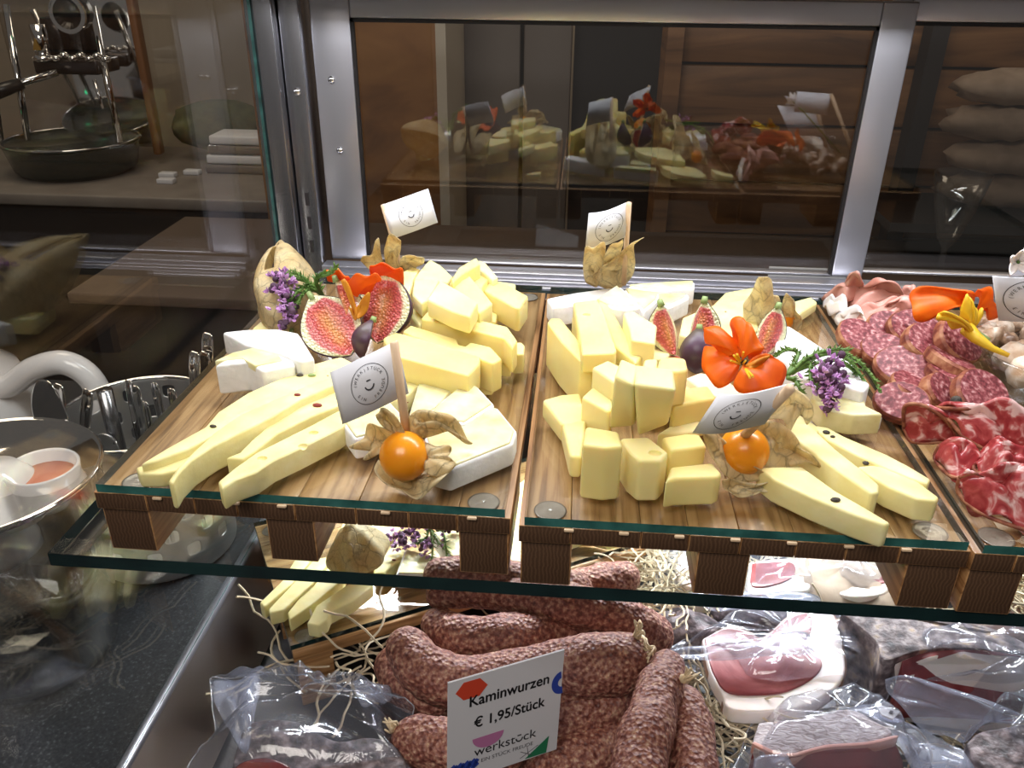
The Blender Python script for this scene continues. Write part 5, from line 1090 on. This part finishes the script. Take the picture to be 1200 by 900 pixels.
# lower middle dark ham
c = at(980, 880, -1.1); t = thing('packed_ham', 'vacuum packed dark red meat under pale netted crust, bottom edge', 'packed meat', (c.x, c.y, -1.2), GV)
slabm(t, 'spice_crust', 'T', [(-40, 700), (150, 680), (350, 640), (480, 700), (545, 745), (430, 790), (250, 800), (80, 840), (-60, 810)], -.94, -1.15, M('netted_crust', [(.3, (.20, .15, .15)), (.5, (.42, .36, .37)), (.75, (.60, .55, .56))], .5, nscale=110, stretch=(1, 2.2, 1), dist=1.5, bump=.0012), .02)
slabm(t, 'crust_edge', 'T', [(-60, 782), (80, 836), (250, 797), (430, 784), (556, 756), (560, 768), (430, 798), (250, 812), (80, 850), (-60, 798)], -.932, -.97, m_hamp, .003)
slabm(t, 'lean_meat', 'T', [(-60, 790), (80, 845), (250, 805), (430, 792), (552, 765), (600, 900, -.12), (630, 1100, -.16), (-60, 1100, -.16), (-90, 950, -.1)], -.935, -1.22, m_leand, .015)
film('', 'T', [(-120, 830), (-60, 700), (130, 672), (350, 628), (500, 690), (620, 790), (700, 960), (760, 1100), (-150, 1100)], -.90, -1.06, .62, parent=t, wr=.018, seed=8)
fold(t, 'T', [(-60, 860, .04), (60, 835, .05), (120, 900, .02), (160, 1000, 0), (-60, 1000, 0)], -.93)
# bag tail with label at right
c = at(1090, 850, -1.1); t = thing('plastic_bag_tail', 'loose milky plastic bag flap with a small white label, lower right', 'plastic bag', (c.x, c.y, -1.1))
fold(t, 'T', [(360, 640), (470, 625), (620, 710), (780, 780), (940, 865), (910, 940), (700, 960), (610, 860), (540, 750)], -.99)
V, Fc = prismg([at(*px('T', [q])[0], -.955) for q in ((470, 615), (580, 650), (550, 685), (500, 665))], .006); obj('label_sticker', V, Fc, m_paper, t)
V, Fc = prismg([at(*px('T', [q])[0], -.952) for q in ((538, 645), (552, 650), (545, 662), (531, 656))], .002); obj('printed_code', V, Fc, m_inkl, t)
# dark ham right corner
c = at(1180, 870, -1.1); t = thing('packed_ham', 'vacuum packed black crusted meat in the lower right corner', 'packed meat', (c.x, c.y, -1.2), GV)
slabm(t, 'spice_crust', 'T', [(870, 790), (930, 740), (1030, 720), (1150, 700), (1280, 720), (1300, 950), (1100, 1000), (950, 900)], -.96, -1.22, m_crustd, .05)
film('', 'T', [(855, 800), (900, 720), (1030, 690), (1200, 670), (1330, 700), (1330, 1000), (1050, 1020), (930, 910)], -.92, -1.1, .6, parent=t, wr=.014, seed=11)
# left lower pack
c = at(350, 880, -1.1); t = thing('packed_ham', 'vacuum packed dark crusted meat in wide crinkled film, lower left', 'packed meat', (c.x, c.y, -1.2), GV)
slabm(t, 'spice_crust', 'V', [(225, 830), (285, 650), (400, 610), (540, 620), (640, 670), (760, 720), (920, 700), (1060, 760), (1130, 1000), (900, 1100), (220, 1100)], -.92, -1.22, m_crustd, .04)
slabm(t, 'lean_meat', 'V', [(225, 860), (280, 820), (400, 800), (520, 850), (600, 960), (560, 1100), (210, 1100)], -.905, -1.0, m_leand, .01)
film('', 'V', [(112, 415), (240, 408), (375, 386), (560, 398), (700, 430), (830, 470), (1010, 490), (1130, 545), (1130, 640), (1190, 857), (1220, 1100), (20, 1100), (50, 790), (135, 700), (125, 560)], -.885, -1.0, .52, parent=t, wr=.028, seed=14, nt=14)
fold(t, 'V', [(115, 418, .0), (240, 412), (360, 392), (345, 560, .03), (290, 780, .06), (200, 650, .04), (130, 520, .02)], -.97)
fold(t, 'V', [(830, 420, .04), (1000, 440, .03), (1020, 520, .03), (960, 530, .03), (870, 540, .03)], -.97)
# packs seen beneath the boards
for lb, ol, lean, fat, z in (
  ('vacuum packed ham seen between the first two feet of the middle board', [(120, 150), (160, 80), (220, 40), (320, 30), (370, 100), (360, 270), (300, 290), (180, 280), (110, 220)], [(265, 160), (310, 120), (350, 150), (350, 240), (290, 225)], [(205, 230), (200, 160), (240, 80), (330, 70), (360, 240), (330, 260), (240, 250)], -1.05),
  ('vacuum packed ham slab seen through the middle of the board feet', [(520, 60), (740, 70), (790, 120), (790, 230), (820, 300), (700, 310), (500, 290)], [(530, 150), (700, 145), (715, 200), (640, 240), (530, 248)], [(520, 140), (720, 130), (770, 200), (780, 265), (640, 275), (520, 280)], -1.08),
  ('vacuum packed meat with thick white fat, seen by the right feet', [(790, 90), (950, 70), (1100, 90), (1160, 180), (1130, 290), (1000, 310), (880, 260), (790, 200)], [(990, 180), (1030, 175), (1110, 200), (1110, 235), (1010, 228)], [(810, 90), (930, 90), (960, 190), (1120, 210), (1110, 280), (960, 295), (880, 250)], -1.08)):
    cc = at(*px('R', [ol[0]])[0], z); t = thing('packed_ham', lb, 'packed meat', (cc.x, cc.y, z-.12), GV)
    slabm(t, 'fat', 'R', fat, z, z-.12, m_fat); slabm(t, 'lean_meat', 'R', lean, z+.006, z-.03, m_lean, .003)
    film('', 'R', ol, z+.03, z-.03, .6, parent=t, wr=.015, seed=cc.x*9)
c = at(870, 705, -1.0); t = thing('plastic_bag_tail', 'flat clear bag edge passing just behind the shelf front', 'plastic bag', (c.x, c.y, -1.06))
fold(t, 'R', [(250, 280), (520, 270), (800, 290), (800, 320), (560, 350), (400, 358), (300, 340)], -1.02)
tag(obj('cured_meat_end', *blob(at(*px('R', [(230, 460)])[0], -1.12), .11, 18, 12, .3, (1.3, .9, .7)), m_crustd, smooth=True), 'dark crusted meat end between the sausages and the packed ham', 'meat')
tag(obj('cured_meat_end', *blob(at(*px('R', [(560, 385)])[0], -1.1), .10, 18, 12, .3, (1.6, .8, .6)), m_crustd, smooth=True), 'dark crusted meat showing above the packed ham fat', 'meat')
tag(obj('brown_paper_wrap', *blob(at(*px('R', [(900, 270)])[0], -1.16), .20, 18, 12, .25, (1.6, .8, .5)), m_bag, smooth=True), 'brown wrapped meat piece under the right packs', 'meat')
tag(obj('smoked_meat_end', *blob(at(1195, 735, -1.1), .16, 18, 12, .25, (1, .8, .6)), m_rindb, smooth=True), 'brown smoked meat end at the right photo edge below the shelf', 'meat')

# ---- wood wool
def straw(lab, pts, n, seed, sp=.10, ln=.28, zz=.06, r=.0042):
    rs_ = random.Random(seed); parts = []
    for i in range(n):
        x, y, z = pts[rs_.randrange(len(pts))]; c = at(x, y, z)+Vector((rs_.gauss(0, sp), rs_.gauss(0, sp), rs_.uniform(0, zz)))
        a = rs_.uniform(0, 2*PI); d = Vector((math.cos(a), math.sin(a), rs_.uniform(-.3, .5))); P = [c]
        for k in range(6):
            a2 = rs_.uniform(-.8, .8); d = (Matrix.Rotation(a2, 3, 'Z') @ d); d.z += rs_.uniform(-.35, .35)*.6; d.normalize(); P.append(P[-1]+d*ln/6)
        for p in P: p.z = max(p.z, -1.35)
        parts.append(tubeg([Vector(q) for q in crom([tuple(p) for p in P], 2)], r, 4))
    V, Fc = join(parts); tag(obj('wood_wool', V, Fc, m_straw), lab, 'wood wool', kind='stuff')
straw('curly pale wood wool strands in front of the lower board', [(400, 800, -1.12), (430, 785, -1.1), (448, 780, -1.05), (425, 775, -1.15)], 26, 3, .03, .24, .08)
straw('pale wood wool tuft between the sausages and packed ham', [(765, 690, -1.1), (775, 705, -1.08), (790, 715, -1.1), (760, 670, -1.12), (755, 665, -1.08)], 120, 5, .05, .22, .08, .0036)
straw('thin straw strand by the steel wall at the left of the lower board', [(335, 740, -1.2), (350, 770, -1.2)], 5, 6, .03, .35, .1)
straw('pale wood wool heap at the far right under the shelf', [(1190, 680, -1.05), (1198, 700, -1.05), (1190, 715, -1.1)], 150, 7, .07, .25, .1)
straw('wood wool bed covering the floor of the display tub', [(650, 650, -1.3), (800, 640, -1.3), (900, 700, -1.3), (1050, 700, -1.3), (850, 850, -1.3), (1100, 850, -1.3), (600, 850, -1.3), (830, 830, -1.25)], 700, 9, .17, .3, .05, .004)
straw('few wood wool strands below the tied sausage pair', [(835, 845, -1.15), (840, 860, -1.12)], 30, 12, .04, .22, .1, .0036)

# ================================================================= LEFT COUNTER
def lathe_obj(name, prof, c, mat, parent=None, n=40): V, Fc = latheg(prof, c, n); return obj(name, V, Fc, mat, parent, smooth=True)
# glass jar with white cups
jc = (-1.76, 1.97, -1.119)
t = thing('glass_vessel', 'wide clear glass vessel holding white cups, lower left', 'vessel', jc)
lathe_obj('glass', [(0, 0), (.24, 0), (.26, .03), (.305, .40), (.335, .70), (.342, .71), (.335, .716), (.327, .70), (.296, .40), (.25, .04), (0, .02)], jc, m_jar, t, 64)
lathe_obj('rim', [(.327, .705), (.336, .718), (.346, .708), (.338, .697)], jc, m_chrome, t, 64)
def cup(lab, c, tilt, s=1.0, up=False, fill=None):
    prof = [(0, .0), (.05, 0), (.055, .01), (.095, .07), (.105, .14), (.100, .145), (.094, .14), (.084, .07), (.04, .018), (0, .015)] if not up else [(0, .15), (.05, .145), (.09, .10), (.105, .04), (.10, 0), (.09, .0), (.08, .09), (0, .135)]
    t = thing('white_cup', lab, 'cup', c, 'white cups inside the glass vessel'); V, Fc = latheg([(a*s, b*s) for a, b in prof], (0, 0, 0), 36)
    Rm = Matrix.Rotation(tilt, 3, 'Y'); V = [Rm @ Vector(v)+Vector(c) for v in V]; obj('cup_body', V, Fc, m_porc, t, smooth=True)
    if fill: V, Fc = latheg([(0, .11*s), (.088*s, .105*s), (.07*s, .07*s)], (0, 0, 0), 24); V = [Rm @ Vector(v)+Vector(c) for v in V]; obj('reflection', V, Fc, fill, t, smooth=True)  # optional coloured disc, put in as a reflection inside the cup
cup('rounded white cup upside down, leftmost in the glass vessel', atY(8, 600, 1.95), 0.1, 1.15, True)
cup('white cup standing open with salmon coloured dip in the glass vessel', atY(62, 592, 1.98), .0, 1.0, False, m_salmon)
cup('white cup below the others at the bottom left of the vessel', atY(8, 650, 1.95), -.2, 1.1, True)
for i, (x, y, Y) in enumerate([]):
    cup(['white cup stacked low on the left of the vessel', 'white cup stacked low on the right of the vessel', 'white cup on the vessel bottom, left', 'white cup on the vessel bottom, right'][i], atY(x, y, Y), .3*(-1)**i, 1.0, i % 2 == 0)
# white teapot
jc = Vector((-2.72, 3.05, -1.119)); t = thing('white_teapot', 'glossy white porcelain pot with loop handle at the left edge', 'teapot', jc)
lathe_obj('pot_body', [(0, 0), (.20, 0), (.30, .10), (.34, .28), (.28, .46), (.17, .56), (.17, .60), (.13, .615), (.06, .64), (.0, .65)], jc, m_porc, t, 48)
lathe_obj('lid_knob', [(0, .60), (.03, .64), (.055, .70), (.04, .75), (0, .765)], jc, m_porc, t, 24)
Ph = [atY(*q) for q in ((-25, 455, 3.0), (10, 452, 3.0), (40, 432, 3.0), (75, 425, 3.0), (105, 442, 3.0), (119, 475, 3.0), (108, 515, 3.0), (70, 535, 3.0), (20, 530, 3.0))]
V, Fc = tubeg([Vector(p) for p in crom([tuple(p) for p in Ph], 5)], .052, 16); obj('handle', V, Fc, m_porc, t, smooth=True)
# perforated cutlery holder
hc = (-1.58, 2.57, -1.119); t = thing('cutlery_holder', 'perforated steel cutlery holder standing on the granite counter', 'holder', hc)
# wall of the holder built with real holes: quads removed around a ring grid
NR, NZ, HH, RR = 72, 36, .60, .285
V = []; Fc = []
for i in range(NZ+1):
    for k in range(NR): a = 2*PI*k/NR; rr_ = RR*(.93+.07*i/NZ); V.append(Vector((hc[0]+rr_*math.cos(a), hc[1]+rr_*math.sin(a), hc[2]+HH*i/NZ)))
for i in range(NZ):
    for k in range(NR):
        if 3 < i < NZ-2 and (i % 5) in (1, 2, 3) and ((k+(3 if (i//5) % 2 else 0)) % 6) in (0, 1, 2)[:2]: continue
        Fc.append((i*NR+k, i*NR+(k+1) % NR, (i+1)*NR+(k+1) % NR, (i+1)*NR+k))
Fc.append(tuple(range(NR))[::-1]); obj('perforated_wall', V, Fc, m_steel2, t, smooth=True, solid=.006, sub=1)
V, Fc = latheg([(.283, .595), (.292, .602), (.286, .61), (.280, .602)], hc, 60, True); obj('rolled_rim', V, Fc, m_chrome, t, smooth=True)
V, Fc = tubeg([(hc[0]-.10, hc[1]-.02, hc[2]+.3), (hc[0]-.10, hc[1]-.02, hc[2]+.70)], .028, 12); obj('divider_post', V, Fc, m_steel, t, smooth=True)
def cutlery(lab, p0, p1, w=.022, bowl=False):
    p0 = Vector(p0); p1 = Vector(p1); t = thing('cutlery_piece', lab, 'cutlery', p1, 'cutlery in the left counter holders')
    d = (p0-p1).normalized(); s = d.cross(Vector((.3, 1, 0))).normalized(); nrm = d.cross(s); L = (p0-p1).length; V = []; Fc = []; n = 14
    for i in range(n+1):
        q = i/n; ww = w*(.45+.55*q**1.5) if not bowl else (w*.35 if q < .55 else w*(.35+1.35*math.sin(PI*min(1, (q-.55)/.48))))
        if q > .93 and not bowl: ww *= .8
        for j in range(5): f = (j-2)/2; V.append(p1+d*(L*q)+s*(ww*f)+nrm*(-.012*(1-f*f)*(1 if bowl and q > .55 else .3)))
    for i in range(n):
        for j in range(4): a = i*5+j; Fc.append((a, a+1, a+6, a+5))
    obj('metal', V, Fc, m_chrome, t, smooth=True, solid=.008, sub=1)
rs = random.Random(4)
CL = ['fork handle nearest the divider post', 'knife handle behind the first fork', 'spoon handle on the left of the holder', 'slim handle on the right of the holder', 'short fork handle near the front wall of holder', 'dark handle leaning to the right of holder', 'bright handle in the middle of the holder']
for i, (x, y, dx) in enumerate([(158, 452, -.02), (168, 470, .0), (150, 445, -.05), (200, 455, .03), (162, 478, .0), (205, 465, .05), (180, 448, .02)]):
    P = atY(x, y, 2.52+.02*i); cutlery('steel '+CL[i], P, (P.x+dx*.4, hc[1]-.06+.02*i, hc[2]+.02), .024)
for lb, x, y, Y in (('two steel spoon ends sticking up right of the holder rim, left one', 228, 412, 2.74), ('two steel spoon ends sticking up right of the holder rim, right one', 240, 412, 2.76), ('thin steel pick behind the spoon ends by the board edge', 243, 390, 2.78)):
    P = atY(x, y, Y); cutlery(lb, P, (P.x-.10, Y-.05, -1.05), .03 if 'spoon' in lb else .006)
# spoons and tongs standing between the vessels
gc = (-1.93, 2.52, -1.119); t = thing('steel_beaker', 'small steel beaker with spoons between the white pot and holder', 'beaker', gc)
lathe_obj('beaker', [(0, 0), (.09, 0), (.105, .36), (.099, .36), (.085, .01), (0, .008)], gc, m_steel, t)
for lb, p, bw in (('large spoon with its bowl up in front of the white handle', (52, 447, 2.45), True), ('tall steel spoon leaning right of the large one', (68, 450, 2.5), False), ('steel tongs leaning towards the holder', (103, 457, 2.5), False), ('steel scoop lying low beside the board corner', (128, 512, 2.5), True)):
    P = atY(*p); cutlery(lb, P, (gc[0]+(.06 if 'scoop' in lb else 0), gc[1]-.02, gc[2]+.03), .055 if bw else .03, bw)
print('all done', len(bpy.data.objects))
